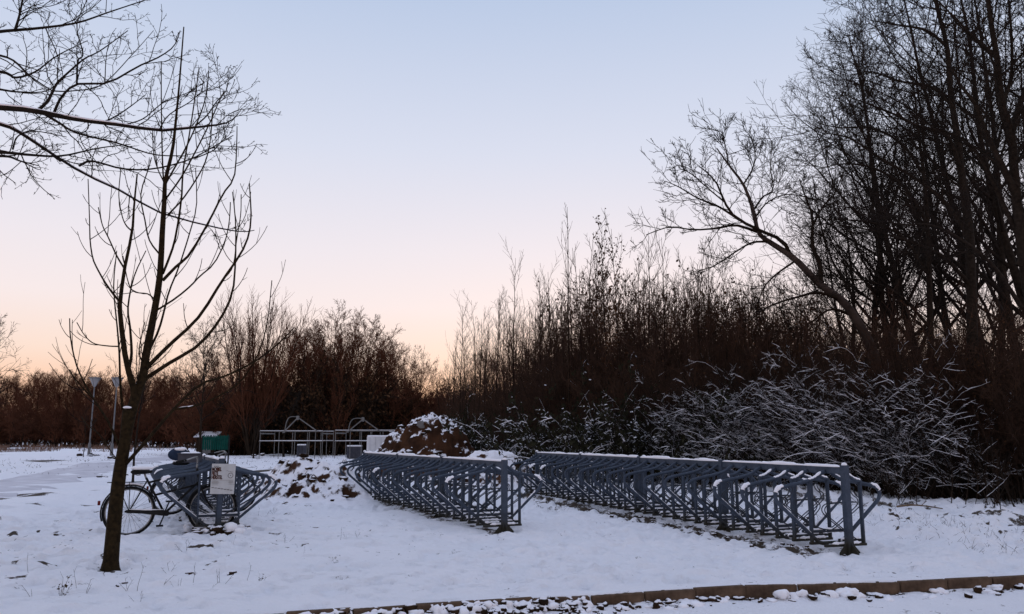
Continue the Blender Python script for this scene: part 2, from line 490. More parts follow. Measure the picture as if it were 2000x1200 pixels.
soil = np.maximum(soil, 1.0 * sstep(0.5, 0.1, np.abs(wC)) * sstep(-0.15, 0.1, sC) * sstep(3.0, 2.4, sC) * (fn * 1.1))
sp = fbm(GX * 3.0, GY * 4.0, 91, 4, 0.65)
soil = np.maximum(soil, sstep(0.66, 0.74, sp) * (0.44 + 0.46 * left) * sstep(0.42, 0.56, fn))
soil = np.maximum(soil, sstep(0.70, 0.78, fbm(GX * 9, GY * 11, 97, 3, 0.6)) * (0.30 + 0.32 * vnoise(GX * 0.7, GY * 0.7, 99)) * sstep(60, 20, GY))
spf = fbm(GX * 1.1, GY * 0.55, 95, 4, 0.7)
soil = np.maximum(soil, far * sstep(400, 30, GY) * sstep(0.62, 0.74, spf) * 0.75)
soil = np.maximum(soil, right * sstep(0.60, 0.72, fbm(GX * 4, GY * 4, 55, 4, 0.65)) * 0.8 * sstep(0.40, 0.55, fn))
soil = np.maximum(soil, floor * sstep(0.45, 0.65, fbm(GX * 2.5, GY * 2.5, 57, 4, 0.7)) * 0.60 * sstep(0.35, 0.5, fn))
yb = G(215, 1112)
rt = np.hypot(GX - yb[0], GY - yb[1])
soil = np.maximum(soil, sstep(0.19, 0.09, rt) * (0.35 + 1.1 * (fn - 0.3)))
ky = kerb_y(GX)
soil = np.maximum(soil, sstep(0.20, 0.02, ky - GY - 0.03) * (GY < ky - 0.02) * sstep(0.40, 0.60, fn) * 0.9)
at = me.attributes.new('soil', 'FLOAT', 'POINT')
at.data.foreach_set('value', soil.ravel().astype(np.float32))
obj('ground', me, kind='structure')

# trodden path across the field on the left
pc = [G(-420, 1040), G(-160, 985), G(0, 956), G(110, 930), G(215, 908), G(330, 893), G(470, 884), G(700, 878)]
pc = np.array([(p[0], p[1]) for p in pc])
tt = np.linspace(0, len(pc) - 1, 90)
pcx, pcy = np.interp(tt, np.arange(len(pc)), pc[:, 0]), np.interp(tt, np.arange(len(pc)), pc[:, 1])
for _ in range(12):
    pcx[1:-1] = (pcx[:-2] + 2 * pcx[1:-1] + pcx[2:]) / 4; pcy[1:-1] = (pcy[:-2] + 2 * pcy[1:-1] + pcy[2:]) / 4
dx, dy = np.gradient(pcx), np.gradient(pcy)
L = np.hypot(dx, dy); nxv, nyv = -dy / L, dx / L
cols = np.linspace(-1, 1, 13)
wd = 1.55 + 0.35 * (vnoise(tt * 1.7, tt * 0, 7) - 0.5)
PX = pcx[:, None] + nxv[:, None] * cols * wd[:, None] + 0.12 * (vnoise(tt[:, None] * 6, cols[None] * 3, 9) - 0.5)
PY = pcy[:, None] + nyv[:, None] * cols * wd[:, None]
PZ = gz(PX, PY, False) + 0.045 - 0.09 * np.abs(cols)[None] ** 6 + 0.012 * (fbm(PX * 3, PY * 3, 15, 3) - 0.5)
idp = np.arange(PX.size).reshape(PX.shape)
mp = plain('trodden_snow', (0.52, 0.50, 0.53), (0.70, 0.68, 0.71), 1.6, 0.8, bmp=0.4)
obj('path', np_mesh('path', np.stack([PX, PY, PZ], -1), np.stack([idp[:-1, :-1], idp[:-1, 1:], idp[1:, 1:], idp[1:, :-1]], -1).reshape(-1, 4), mp), kind='structure')

# ------------------------------------------------------------------ kerb of single stones along the front
rng = np.random.default_rng(5)
kerb = obj('kerb', None, kind='structure', loc=(0, 0, 0))
stone_meshes = []
for i in range(4):
    g = Geo().box((0, 0, 0), (0.505, 0.066, 0.19), 0, 0.008)
    V = g.v[0]; V += rng.normal(0, 0.0022, V.shape)
    stone_meshes.append(g.mesh('kerb_stone', 'kerb', False))
xk = KERB[0][0] - 1.2
i = 0
while xk < KERB[-1][0] + 0.6:
    y0, y1 = float(kerb_y(xk)), float(kerb_y(xk + 0.51))
    a = math.atan2(y1 - y0, 0.51)
    obj('kerb_stone', stone_meshes[i % 4], kerb, (xk + 0.255, (y0 + y1) / 2 - 0.030 + rng.normal(0, 0.004), -0.098 + rng.normal(0, 0.006)), a + rng.normal(0, 0.008))
    xk += 0.516 * math.cos(a); i += 1

# soil clods and snow lumps along the foot of the kerb
gs, gn = Geo(), Geo()
for i in range(620):
    if i < 440:
        x = KERB[1][0] + (KERB[6][0] - KERB[1][0]) * rng.random() ** 1.2
    else:
        x = KERB[0][0] + (KERB[-1][0] - KERB[0][0]) * rng.random()
    y = float(kerb_y(x)) - 0.075 - abs(rng.normal(0, 0.11))
    r = 0.008 + 0.026 * rng.random() ** 2.5
    if i % 4 == 0:
        gn.blob((x, y, ROAD_Z + r * 0.15), (r * 3.2, r * 1.8, r * 0.8), rng, 0.5, rng.random() * 3, 2)
    else:
        gs.blob((x, y, ROAD_Z + r * 0.42), (r * 1.4, r, r * 1.0), rng, 0.6, rng.random() * 3, 2 if r > 0.018 else 1)
for px, py, r in [(1522, 1162, 0.075), (1625, 1160, 0.085), (1650, 1163, 0.07), (1600, 1164, 0.06), (1810, 1150, 0.05), (1960, 1137, 0.05), (1412, 1172, 0.03), (1905, 1142, 0.05), (1345, 1176, 0.03)]:
    q = G(px, py, ROAD_Z)
    yq = min(q[1], float(kerb_y(q[0])) - 0.07 - r * 0.5)
    for u in range(7):
        rr_ = r * (0.35 + 0.4 * rng.random())
        gn.blob((q[0] + rng.normal(0, r * 0.75), yq - abs(rng.normal(0, r * 0.3)), ROAD_Z + rr_ * (0.2 + 0.9 * rng.random() * (u < 4))), (rr_ * 1.4, rr_, rr_ * 0.8), rng, 0.4, rng.random() * 3, 2)
for k in range(200):   # snow hanging over the broken left part of the kerb
    x = KERB[1][0] + 0.1 + (KERB[5][0] - KERB[1][0] - 0.2) * rng.random()
    r = 0.014 + 0.026 * rng.random() ** 1.5
    y = float(kerb_y(x)) - 0.05 - 0.10 * rng.random()
    top = -0.02 - 0.75 * max(0, (float(kerb_y(x)) - 0.06 - y))
    (gn if k % 2 else gs).blob((x, y, top - r * 0.5), (r * 2.0, r * 1.2, r), rng, 0.6, rng.random() * 3, 2)
obj('soil_clods', gs.mesh('soil_clods', 'clod'), kind='stuff', label='dark soil clods topped with snow along the kerb', cat='soil')
obj('snow_lumps', gn.mesh('snow_lumps', 'snow'), kind='stuff', label='loose snow lumps fallen along the foot of the kerb', cat='snow')

# ------------------------------------------------------------------ heaps of soil under snow
def heap(name, label, c, rx, ry, h, seed, mat='soil_snow', skew=0.0, peaks=(), rough=0.5, cat='mound'):
    N = 150
    u = np.linspace(-1, 1, N)
    U, V = np.meshgrid(u, u)
    r = np.hypot(U, V) * (1 + 0.35 * (fbm(U * 1.6 + seed, V * 1.6, seed, 3) - 0.5))
    base = (1 - sstep(0.12, 1.0, r)) ** 0.9
    z = base * (1 + skew * U)
    for (pu, pv, pr, ph) in peaks:
        z = z + ph * np.exp(-((U - pu) ** 2 + (V - pv) ** 2) / pr ** 2) * sstep(1.0, 0.7, r)
    nz = fbm(U * rx * 1.3, V * ry * 1.3, seed + 3, 4, 0.55) - 0.5
    nz2 = np.abs(fbm(U * rx * 3.2, V * ry * 3.2, seed + 9, 3) - 0.5)
    z = z * h + rough * h * 0.6 * nz * sstep(0.02, 0.3, z) - rough * 0.5 * nz2 * sstep(0.05, 0.3, z)
    z = z + 0.26 * (fbm(U * rx * 4.5, V * ry * 4.5, seed + 21, 4, 0.65) - 0.5) * sstep(0.03, 0.25, z) * (0.4 + rough)
    X, Y = c[0] + U * rx, c[1] + V * ry
    Z = gz(X, Y, False) - 0.08 + z
    ii = np.arange(N * N).reshape(N, N)
    root = thing(name, label, cat, (c[0], c[1], 0))
    off = np.array([c[0], c[1], 0.0])
    obj('earth', np_mesh('earth', np.stack([X, Y, Z], -1) - off, np.stack([ii[:-1, :-1], ii[:-1, 1:], ii[1:, 1:], ii[1:, :-1]], -1).reshape(-1, 4), M[mat]), root)
    rg_ = np.random.default_rng(seed)
    gc_, n_ = Geo(), 0
    while n_ < int(100 * rough + 10):
        i_, j_ = rg_.integers(8, N - 8, 2)
        if z[i_, j_] < 0.12 * h or (n_ > 25 and V[i_, j_] > 0.3): n_ += 0.2; continue
        r_ = 0.035 + 0.085 * rg_.random() ** 2.5
        gc_.blob((X[i_, j_] - c[0], Y[i_, j_] - c[1], Z[i_, j_] + r_ * 0.1), (r_ * 1.3, r_, r_ * 0.75), rg_, 0.6, rg_.random() * 3, 1)
        n_ += 1
    obj('clods', gc_.mesh('clods', 'clod'), root, kind='stuff')
    return root
cx = P(828, 855, 26)[0]
heap('soil_mound', 'tall heap of brown earth streaked with snow behind the middle rack', (cx, 26.5, 0), 2.55, 2.8, 1.62, 4, peaks=((-0.10, -0.1, 0.30, 0.10), (0.38, 0, 0.40, 0.42), (-0.5, -0.2, 0.3, 0.20)), rough=0.75)
cx = P(628, 855, 18.5)[0]
heap('soil_mound', 'low snow covered earth heap left of the middle rack', (cx, 18.6, 0), 2.2, 2.2, 0.80, 8, 'soil_snow_low', peaks=((0.0, 0.1, 0.3, 0.15), (-0.4, -0.2, 0.2, 0.15)), rough=0.85)
cx = P(965, 855, 23)[0]
heap('snow_mound', 'rounded snowy hummock between the middle and right racks', (cx, 22.5, 0), 1.9, 1.3, 0.95, 12, peaks=((-0.3, 0, 0.3, 0.1), (0.35, 0, 0.3, 0.1)), mat='soil_snow_low', rough=0.25)

# ------------------------------------------------------------------ bicycle racks
SEG, PITCH_S, RAIL_Z, BAR_W, TIP_W = 2.6, 0.325, 0.965, 0.28, 0.80
def smooth_poly(pts, k):
    """Catmull-Rom through pts, k samples"""
    p = np.asarray(pts, float)
    if len(p) == 2:
        return p[0] + (p[1] - p[0]) * np.linspace(0, 1, k)[:, None]
    q = np.vstack([2 * p[0] - p[1], p, 2 * p[-1] - p[-2]])
    t = np.linspace(0, len(p) - 1 - 1e-9, k)
    i = t.astype(int); f = (t - i)[:, None]
    a, b_, c_, d_ = q[i], q[i + 1], q[i + 2], q[i + 3]
    return 0.5 * (2 * b_ + (c_ - a) * f + (2 * a - 5 * b_ + 4 * c_ - d_) * f ** 2 + (3 * b_ - a - 3 * c_ + d_) * f ** 3)
def w3(l):   # (w, z) -> local x, y=0, z
    return [(w, 0.0, z) for w, z in l]
LONG = [(0.03, 0.945), (0.08, 0.925), (0.16, 0.875), (BAR_W, 0.835), (0.50, 0.795), (0.66, 0.765), (0.745, 0.735), (0.79, 0.675), (0.775, 0.605), (0.725, 0.55)]
DIAG = [(0.725, 0.55), (0.60, 0.445), (0.40, 0.275), (0.22, 0.125), (0.15, 0.085), (0.05, 0.072)]
SHORT = [(0.03, 0.945), (0.08, 0.925), (0.16, 0.875), (0.215, 0.848), (BAR_W + 0.02, 0.828)]
def pm(name, pts, r, k, mat='steel', sides=8):
    return Geo().tube(smooth_poly(w3(pts), k), r, sides).mesh(name, mat)
long_arm = pm('long_arm', LONG + DIAG[1:], 0.0235, 44)
short_arm = pm('short_arm', SHORT, 0.0235, 10)
g = Geo().box((BAR_W, 0, 0.45), (0.026, 0.050, 0.745), 0, 0.003)
upright = g.mesh('upright', 'steel', False)
cross_bar = Geo().box((0, 0, 0.085), (2 * BAR_W + 0.05, 0.042, 0.030), 0, 0.003).mesh('cross_bar', 'steel', False)
g = Geo()
for s in (-0.028, 0.028):
    g.tube([(p[0], s, p[2]) for p in smooth_poly(w3([(-0.10, 0.20), (0.10, 0.235), (0.32, 0.36), (0.50, 0.47), (0.575, 0.535), (0.57, 0.60), (0.51, 0.64), (0.47, 0.70), (0.48, 0.745)]), 26)], 0.0068, 6)
g.tube([(0.48, -0.028, 0.745), (0.48, 0.028, 0.745)], 0.0068, 6)
guide_low = g.mesh('wheel_guide', 'steel_thin')
g = Geo()
for s in (-0.028, 0.028):
    g.tube([(p[0], s, p[2]) for p in smooth_poly(w3([(BAR_W - 0.02, 0.115), (0.05, 0.26), (-0.16, 0.42), (-0.21, 0.50), (-0.15, 0.56), (0.0, 0.575), (BAR_W - 0.02, 0.58)]), 24)], 0.0068, 6)
guide_high = g.mesh('wheel_guide', 'steel_thin')
tray = Geo().box((0.16, 0, 0.205), (0.30, 0.075, 0.012), 0, 0.002).box((0.16, 0.036, 0.219), (0.30, 0.004, 0.026)).box((0.16, -0.036, 0.219), (0.30, 0.004, 0.026)).mesh('wheel_tray', 'steel', False)
def snow_on(pts, k, r, lift, jit, seed):
    rg = np.random.default_rng(seed)
    p = smooth_poly(w3(pts), k); p[:, 2] += lift
    rad = r * (1 + jit * (rg.random(k) - 0.5)); rad[0] = rad[-1] = 0.003
    g = Geo(); g.tube(p, rad, 8)
    return g.mesh('snow_strip', 'snow')
snow_long = snow_on(LONG[1:8], 22, 0.021, 0.017, 0.4, 1)
snow_diag = snow_on([(0.70, 0.53), (0.60, 0.445), (0.40, 0.275), (0.24, 0.14)], 16, 0.013, 0.021, 0.5, 2)
snow_short = snow_on(SHORT[1:], 12, 0.020, 0.017, 0.4, 3)
snow_cross = snow_on([(-0.20, 0.10), (0, 0.10), (0.22, 0.10)], 12, 0.020, 0.006, 0.6, 4)
snow_tray = snow_on([(0.02, 0.215), (0.16, 0.215), (0.30, 0.215)], 12, 0.032, 0.004, 0.3, 5)
snow_tip = snow_on(LONG[5:8], 10, 0.027, 0.018, 0.5, 6)
post_mesh = Geo().box((0, 0, 0.50), (0.078, 0.078, 1.06), 0, 0.004).mesh('post', 'steel', False)
g = Geo()
for sx, sy in ((1, 0), (-1, 0), (0, 1), (0, -1)):
    V = []
    for off in (-0.005, 0.005):
        for (a, z) in ((0.036, -0.02), (0.15, -0.02), (0.15, 0.005), (0.036, 0.125)):
            V.append((sx * a + (off if sx == 0 else 0), sy * a + (off if sy == 0 else 0), z))
    g.add(V, [(0, 1, 2, 3), (7, 6, 5, 4), (0, 4, 5, 1), (1, 5, 6, 2), (2, 6, 7, 3), (3, 7, 4, 0)])
foot_mesh = g.mesh('foot_plate', 'steel', False)
rail_mesh = Geo().box((0, SEG / 2, RAIL_Z), (0.045, SEG - 0.082, 0.085), 0, 0.004).mesh('top_rail', 'steel', False)
def rail_snow(seed):
    rg = np.random.default_rng(seed)
    N = 60
    y = np.linspace(0.05, SEG - 0.05, N)
    prof = np.array([(-0.026, -0.004), (-0.029, 0.008), (-0.022, 0.022), (-0.008, 0.030), (0.008, 0.030), (0.022, 0.022), (0.029, 0.008), (0.026, -0.004)])
    h = 0.8 + 0.9 * vnoise(y * 4, y * 0, seed) - 0.35 * (vnoise(y * 11, y * 0 + 3, seed) > 0.80)
    h = h * np.where(vnoise(y * 2.3, y * 0 + 7, seed) > 0.78, 0.55, 1.0)
    h[0] = h[-1] = 0.15
    V = np.stack([np.repeat(prof[None, :, 0], N, 0) * (0.93 + 0.15 * vnoise(y * 9, y * 0 + 1, seed))[:, None], np.repeat(y[:, None], 8, 1), RAIL_Z + 0.043 + prof[None, :, 1] * h[:, None]], -1)
    ii = np.arange(N * 8).reshape(N, 8)
    Qd = np.stack([ii[:-1, :-1], ii[:-1, 1:], ii[1:, 1:], ii[1:, :-1]], -1).reshape(-1, 4)
    return np_mesh('rail_snow', V, Qd, M['snow'])
rail_snows = [rail_snow(i) for i in range(3)]
rg0 = np.random.default_rng(3)
post_cap = Geo().blob((0, 0, 1.035), (0.038, 0.038, 0.026), rg0, 0.15).mesh('post_snow', 'snow')
tall_cap = Geo().box((0, 0, 1.055), (0.066, 0.066, 0.03), 0, 0.004).mesh('post_cap', 'steel', False)

def bike_rack(label, o, th, nseg, group, snowy_near=0, parity=1, first_b_left=True, rail_snow_on=True, last=None, dense_left=False):
    root = thing('bicycle_rack', label, 'bicycle rack', (o[0], o[1], float(gz(o[0], o[1], False))), th, group)
    rr = random.Random(int(o[0] * 1000))
    for k in range(nseg + 1):
        p = obj('post', post_mesh, root, (0, k * SEG, 0))
        obj('foot_plate', foot_mesh, p)
        if k in (0, nseg) or rr.random() < 0.4: obj('post_snow', post_cap, p)
    for k in range(nseg):
        r = obj('top_rail', rail_mesh, root, (0, k * SEG, 0))
        if rail_snow_on: obj('rail_snow', rail_snows[k % 3], r)
    nf = nseg * 8 if last is None else last
    for i in range(0, nf + 1):
        s = i * PITCH_S
        at_post = (i % 8 == 0)
        y = s + (0.0 if not at_post else 0.062)
        if i == nf and i % 8 == 0: y = s - 0.062
        for side in (0, 1):             # 0: towards +x (right), 1: towards -x (left)
            if side == 1 and i == 0 and first_b_left: continue
            rz = math.pi * side
            lng = (i % 2 == parity) or (dense_left and side == 1)
            jy = rr.gauss(0, 0.008)
            if lng:
                a = obj('long_arm', long_arm, root, (0, y + jy, rr.gauss(0, 0.004)), rz + rr.gauss(0, 0.03))
                if i < snowy_near: obj('snow_strip', snow_short, a)
                if rr.random() < (0.95 if i < snowy_near + 2 else 0.2): obj('snow_strip', snow_tip, a)
                if rr.random() < 0.8: obj('snow_strip', snow_diag, a)
            else:
                a = obj('short_arm', short_arm, root, (0, y + jy, 0), rz)
                if i < snowy_near: obj('snow_strip', snow_short, a)
            obj('upright', upright, root, (0, y + jy, 0), rz)
            w_ = obj('wheel_guide', guide_low if lng else guide_high, root, (0, y + 0.10, rr.gauss(0, 0.008)), rz + rr.gauss(0, 0.03))
            t_ = obj('wheel_tray', tray, root, (0, y + 0.10, 0.0 if lng else -0.09), rz)
            obj('snow_strip', snow_tray, t_)
        c_ = obj('cross_bar', cross_bar, root, (0, y, 0))
        if rr.random() < 0.85: obj('snow_strip', snow_cross, c_)
    return root
GRP = 'double sided bicycle racks'
bike_rack('longest galvanised bicycle rack, nearest on the right before the thicket', RACK_R, TH_R, 4, GRP, snowy_near=5)
bike_rack('empty galvanised bicycle rack in the middle, snow along its rail', RACK_L, TH_L, 3, GRP)
bike_rack('short galvanised bicycle rack with parked bikes and white notice board', RACK_C, TH_L, 2, GRP, rail_snow_on=True, last=15, parity=0, first_b_left=False, dense_left=True)

def rack_pt(o, th, s, w, z=0.0):
    return (o[0] - math.sin(th) * s + math.cos(th) * w, o[1] + math.cos(th) * s + math.sin(th) * w, z)

# snowed-over weeds inside the foot of the short rack
g, g2 = Geo(), Geo()
rg = np.random.default_rng(77)
for i in range(60):
    q = rack_pt(RACK_C, TH_L, -0.15 + 0.9 * rg.random() ** 1.5, rg.normal(0.05, 0.22))
    r = 0.03 + 0.06 * rg.random()
    (g if i % 2 else g2).blob((q[0], q[1], 0.01 + 0.10 * rg.random() ** 1.5), (r * 1.3, r, r * 0.7), rg, 0.4, rg.random() * 3)
obj('snowy_weeds', g.mesh('snowy_weeds', 'clod'), label='snow topped weeds tangled in the foot of the short rack', cat='weeds', kind='stuff')
obj('snow_lumps', g2.mesh('snow_lumps', 'snow'), label='snow lumps caught in the foot of the short rack', cat='snow', kind='stuff')

# ------------------------------------------------------------------ notice board on the short rack
bl = rack_pt(RACK_C, TH_L, -0.10, -0.005)
board = thing('notice_board', 'white printed notice board hung on the end post of the short rack', 'sign', (bl[0], bl[1], 0.0), math.radians(14))
BW, BH, BZ = 0.325, 0.425, 0.775
pl = obj('panel', Geo().box((0.012, 0, BZ), (BW, 0.012, BH), 0, 0.002).mesh('panel', 'board', False), board, rot=(0, math.radians(1.0), 0))
obj('post', Geo().box((0, 0.030, 0.42), (0.062, 0.024, 0.92), 0, 0.003).mesh('post', 'steel', False), board)
obj('clamp', Geo().box((0, 0.034, BZ + 0.15), (0.09, 0.04, 0.03)).mesh('clamp', 'steel', False), board)
def text_mesh(body, size, mat, bold=1.0, shear=0.0):
    cu = bpy.data.curves.new('lettering', 'FONT')
    cu.body, cu.size, cu.extrude, cu.offset, cu.shear = body, size, 0.0008, 0.0035 * size * 6 * bold, shear
    cu.align_x = 'LEFT'
    o = bpy.data.objects.new('lettering', cu)
    COL.objects.link(o)
    dg = bpy.context.evaluated_depsgraph_get()
    m = bpy.data.meshes.new_from_object(o.evaluated_get(dg))
    bpy.data.objects.remove(o)
    bpy.data.curves.remove(cu)
    m.materials.clear(); m.materials.append(M[mat])
    return m
FX, FY = -BW / 2 + 0.020, -0.0075
for body, size, z, sx in (('MOBIEL', 0.072, BZ + 0.112, 0.52), ('FIETS', 0.072, BZ + 0.056, 0.52), ('HERSTEL', 0.072, BZ + 0.0, 0.52)):
    o = obj('lettering', text_mesh(body, size, 'ink'), pl, (FX, FY - 0.0012, z), rot=(math.pi / 2, 0, 0), scale=(sx, 1, 1))
    obj('lettering', text_mesh(body, size, 'ink_red'), pl, (FX - 0.004, FY + 0.0004, z - 0.004), rot=(math.pi / 2, 0, 0), scale=(sx, 1, 1))
def flat(name, mat, pieces):
    g = Geo()
    for (x, z, w_, h_) in pieces: g.box((x, FY - 0.0012, z), (w_, 0.0015, h_))
    return obj(name, g.mesh(name, mat, False), pl)
ring = [(0.112 + 0.034 * math.cos(a), FY - 0.001, BZ + 0.048 + 0.034 * math.sin(a)) for a in np.linspace(0, 2 * math.pi, 33)]
obj('wheel_emblem', Geo().tube(ring, 0.0026, 4).box((0.112, FY - 0.001, BZ + 0.048), (0.010, 0.002, 0.010)).mesh('wheel_emblem', 'ink'), pl)
flat('printed_rule', 'ink_grey', [(0.012, BZ - 0.018, 0.29, 0.003), (0.13, BZ - 0.078, 0.075, 0.003), (-0.09, BZ - 0.085, 0.09, 0.003)])
flat('small_print', 'ink_grey', [(-0.09 + 0.005 * (i % 2), BZ - 0.032 - 0.009 * i, 0.10 - 0.02 * (i % 3 == 1), 0.003) for i in range(5)] + [(0.125, BZ - 0.032 - 0.009 * i, 0.07 - 0.01 * (i % 2), 0.003) for i in range(4)])
flat('bold_print', 'ink', [(-0.118 + 0.042 * i, BZ - 0.122 - 0.006 * i, 0.034, 0.007) for i in range(7)] + [(0.062 + 0.022 * i, BZ + 0.115 - 0.006 * i, 0.016, 0.004) for i in range(4)] + [(-0.112 + 0.022 * i, BZ + 0.176, 0.014, 0.008) for i in range(3)])

# ------------------------------------------------------------------ bicycles
def circle(c, r, n=40):
    return [(c[0] + r * math.cos(a), c[1], c[2] + r * math.sin(a)) for a in np.linspace(0, 2 * math.pi, n + 1)]
R_W = 0.345
def wheel_parts(root, cx):
    wl = obj('wheel', None, root, (cx, 0, R_W))
    obj('tyre', MW['tyre'], wl); obj('rim', MW['rim'], wl); obj('spokes', MW['spokes'], wl, kind='stuff'); obj('hub', MW['hub'], wl)
    return wl
MW = {'tyre': Geo().tube(circle((0, 0, 0), R_W - 0.02), 0.020, 8, False).mesh('tyre', 'rubber'),
      'rim': Geo().tube(circle((0, 0, 0), R_W - 0.042), 0.011, 6, False).mesh('rim', 'chrome'),
      'hub': Geo().tube([(0, -0.045, 0), (0, 0.045, 0)], 0.026, 10).mesh('hub', 'chrome')}
g = Geo()
for i in range(32):
    a = i / 32 * 2 * math.pi
    g.tube([(0.022 * math.cos(a + 0.9 * (-1) ** i), 0.028 * (-1) ** i, 0.022 * math.sin(a + 0.9 * (-1) ** i)), ((R_W - 0.045) * math.cos(a), 0, (R_W - 0.045) * math.sin(a))], 0.0016, 4, False)
MW['spokes'] = g.mesh('spokes', 'chrome')
WB = 1.10
def arc(cx, r, a0, a1, n=18):
    return [(cx + r * math.cos(math.radians(a)), 0, R_W + r * math.sin(math.radians(a))) for a in np.linspace(a0, a1, n)]
def guard(cx, a0, a1):
    p = np.array(arc(cx, R_W + 0.018, a0, a1))
    V = []
    for q in p:
        d = (q - np.array([cx, 0, R_W])); d /= np.linalg.norm(d)
        for (y, h) in ((-0.030, -0.016), (-0.020, 0.0), (0, 0.005), (0.020, 0.0), (0.030, -0.016)):
            V.append(q + d * h + np.array([0, y, 0]))
    ii = np.arange(len(V)).reshape(-1, 5)
    return Geo().add(V, np.stack([ii[:-1, :-1], ii[:-1, 1:], ii[1:, 1:], ii[1:, :-1]], -1).reshape(-1, 4)).mesh('mudguard', 'black_paint')
BB = (0.46, 0, 0.30); SEATT = (0.19, 0, 0.80); HEAD_T = (0.86, 0, 0.92); HEAD_B = (0.91, 0, 0.70)
g = Geo()
g.tube([BB, SEATT], 0.016).tube([(0.325, 0, 0.56), HEAD_B], 0.016).tube([(0.225, 0, 0.735), (0.865, 0, 0.88)], 0.015).tube([HEAD_T, HEAD_B], 0.019).tube([BB, (0.90, 0, 0.74)], 0.017)
for y in (-0.05, 0.05):
    g.tube([(BB[0] - 0.02, y * 0.6, BB[2]), (0, y, R_W)], 0.010).tube([(0.205, y * 0.3, 0.76), (0, y, R_W)], 0.009)
    g.tube(smooth_poly([HEAD_B, (0.95, y * 0.9, 0.60), (1.03, y, 0.44), (WB, y, R_W)], 10), 0.011)
M_FRAME = g.mesh('frame', 'black_paint')
M_GR, M_GF = guard(0, 20, 200), guard(WB, 25, 195)
g = Geo()
for s in (1, -1):
    g.tube(smooth_poly([(0.86, 0, 0.98), (0.86, s * 0.04, 1.06), (0.83, s * 0.16, 1.08), (0.70, s * 0.27, 1.04), (0.60, s * 0.29, 1.02)], 14), 0.011)
g.tube([(0.855, 0, 0.90), (0.86, 0, 1.0)], 0.013)
M_BAR = g.mesh('handlebar', 'chrome')
g = Geo()
for s in (1, -1): g.tube([(0.69, s * 0.272, 1.038), (0.585, s * 0.292, 1.015)], 0.017)
M_GRIP = g.mesh('grips', 'rubber')
def saddle_geo(lift=0.0, k=1.0):
    prof = [(-0.13, 0.085, 0.020), (-0.11, 0.105, 0.030), (-0.05, 0.10, 0.034), (0.02, 0.060, 0.032), (0.09, 0.030, 0.028), (0.14, 0.018, 0.012)]
    V = []
    for (x, w_, h_) in prof:
        for a in np.linspace(0, 2 * math.pi, 12, endpoint=False):
            V.append((0.125 + x * k, w_ * k * math.cos(a), 0.885 + lift + h_ * math.sin(a)))
    ii = np.arange(len(V)).reshape(-1, 12)
    A = ii[:-1]; B_ = np.roll(A, -1, 1); D = ii[1:]; C_ = np.roll(D, -1, 1)
    g = Geo().add(V, np.stack([A, B_, C_, D], -1).reshape(-1, 4))
    return g.blob((0.125 - 0.125 * k, 0, 0.885 + lift), (0.02, 0.085 * k, 0.020), np.random.default_rng(1), 0.0)
M_SAD = saddle_geo().mesh('saddle', 'rubber'); M_SADS = saddle_geo(0.052, 0.97).mesh('saddle_snow', 'snow')
M_SPOST = Geo().tube([(0.195, 0, 0.78), (0.16, 0, 0.87)], 0.013).mesh('seat_post', 'chrome')
g = Geo()
for s in (1, -1):
    g.tube([(-0.30, s * 0.05, 0.745), (0.20, s * 0.05, 0.745)], 0.006).tube([(-0.18, s * 0.055, 0.745), (0, s * 0.06, R_W)], 0.005).tube([(-0.02, s * 0.055, 0.745), (0, s * 0.06, R_W)], 0.005)
for x in (-0.30, -0.2, -0.1, 0.0, 0.1): g.tube([(x, -0.05, 0.745), (x, 0.05, 0.745)], 0.005)
M_CARR = g.mesh('luggage_rack', 'black_paint')
V = []
cgp = smooth_poly([(-0.06, 0, R_W), (-0.02, 0, R_W + 0.022), (0.2, 0, 0.352), (0.46, 0, 0.345), (0.51, 0, 0.33), (0.525, 0, 0.30), (0.51, 0, 0.275), (0.46, 0, 0.268), (0.2, 0, 0.308), (-0.02, 0, R_W - 0.02), (-0.06, 0, R_W)], 40)[:-1]
for y in (-0.075, -0.052):
    for q in cgp: V.append((q[0], y, q[2]))
nC = len(cgp)
T = [(0, i, i + 1) for i in range(1, nC - 1)] + [(nC, nC + i + 1, nC + i) for i in range(1, nC - 1)]
M_CG = Geo().add(V, [(i, (i + 1) % nC, nC + (i + 1) % nC, nC + i) for i in range(nC)], T).mesh('chain_guard', 'black_paint', False)
M_CRANK = Geo().tube([(0.46, -0.10, 0.30), (0.40, -0.10, 0.14)], 0.010).tube([(0.46, 0.10, 0.30), (0.52, 0.10, 0.46)], 0.010).tube([(0.46, -0.10, 0.30), (0.46, 0.10, 0.30)], 0.014).box((0.40, -0.15, 0.14), (0.09, 0.09, 0.022)).box((0.52, 0.15, 0.46), (0.09, 0.09, 0.022)).mesh('crank', 'rubber')
M_LIGHT = Geo().box((-0.385, 0, 0.47), (0.035, 0.05, 0.06), 0, 0.006).mesh('rear_light', 'red_lens')
M_GS = Geo().tube([(p[0], 0, p[2] + 0.016) for p in arc(0, R_W + 0.018, 60, 130)], [0.003] + [0.012] * 16 + [0.003], 8).mesh('snow_strip', 'snow')
M_CS = Geo().tube([(0.0, -0.062, 0.374), (0.2, -0.062, 0.362), (0.44, -0.062, 0.356)], [0.004, 0.011, 0.004], 6).mesh('snow_strip', 'snow')
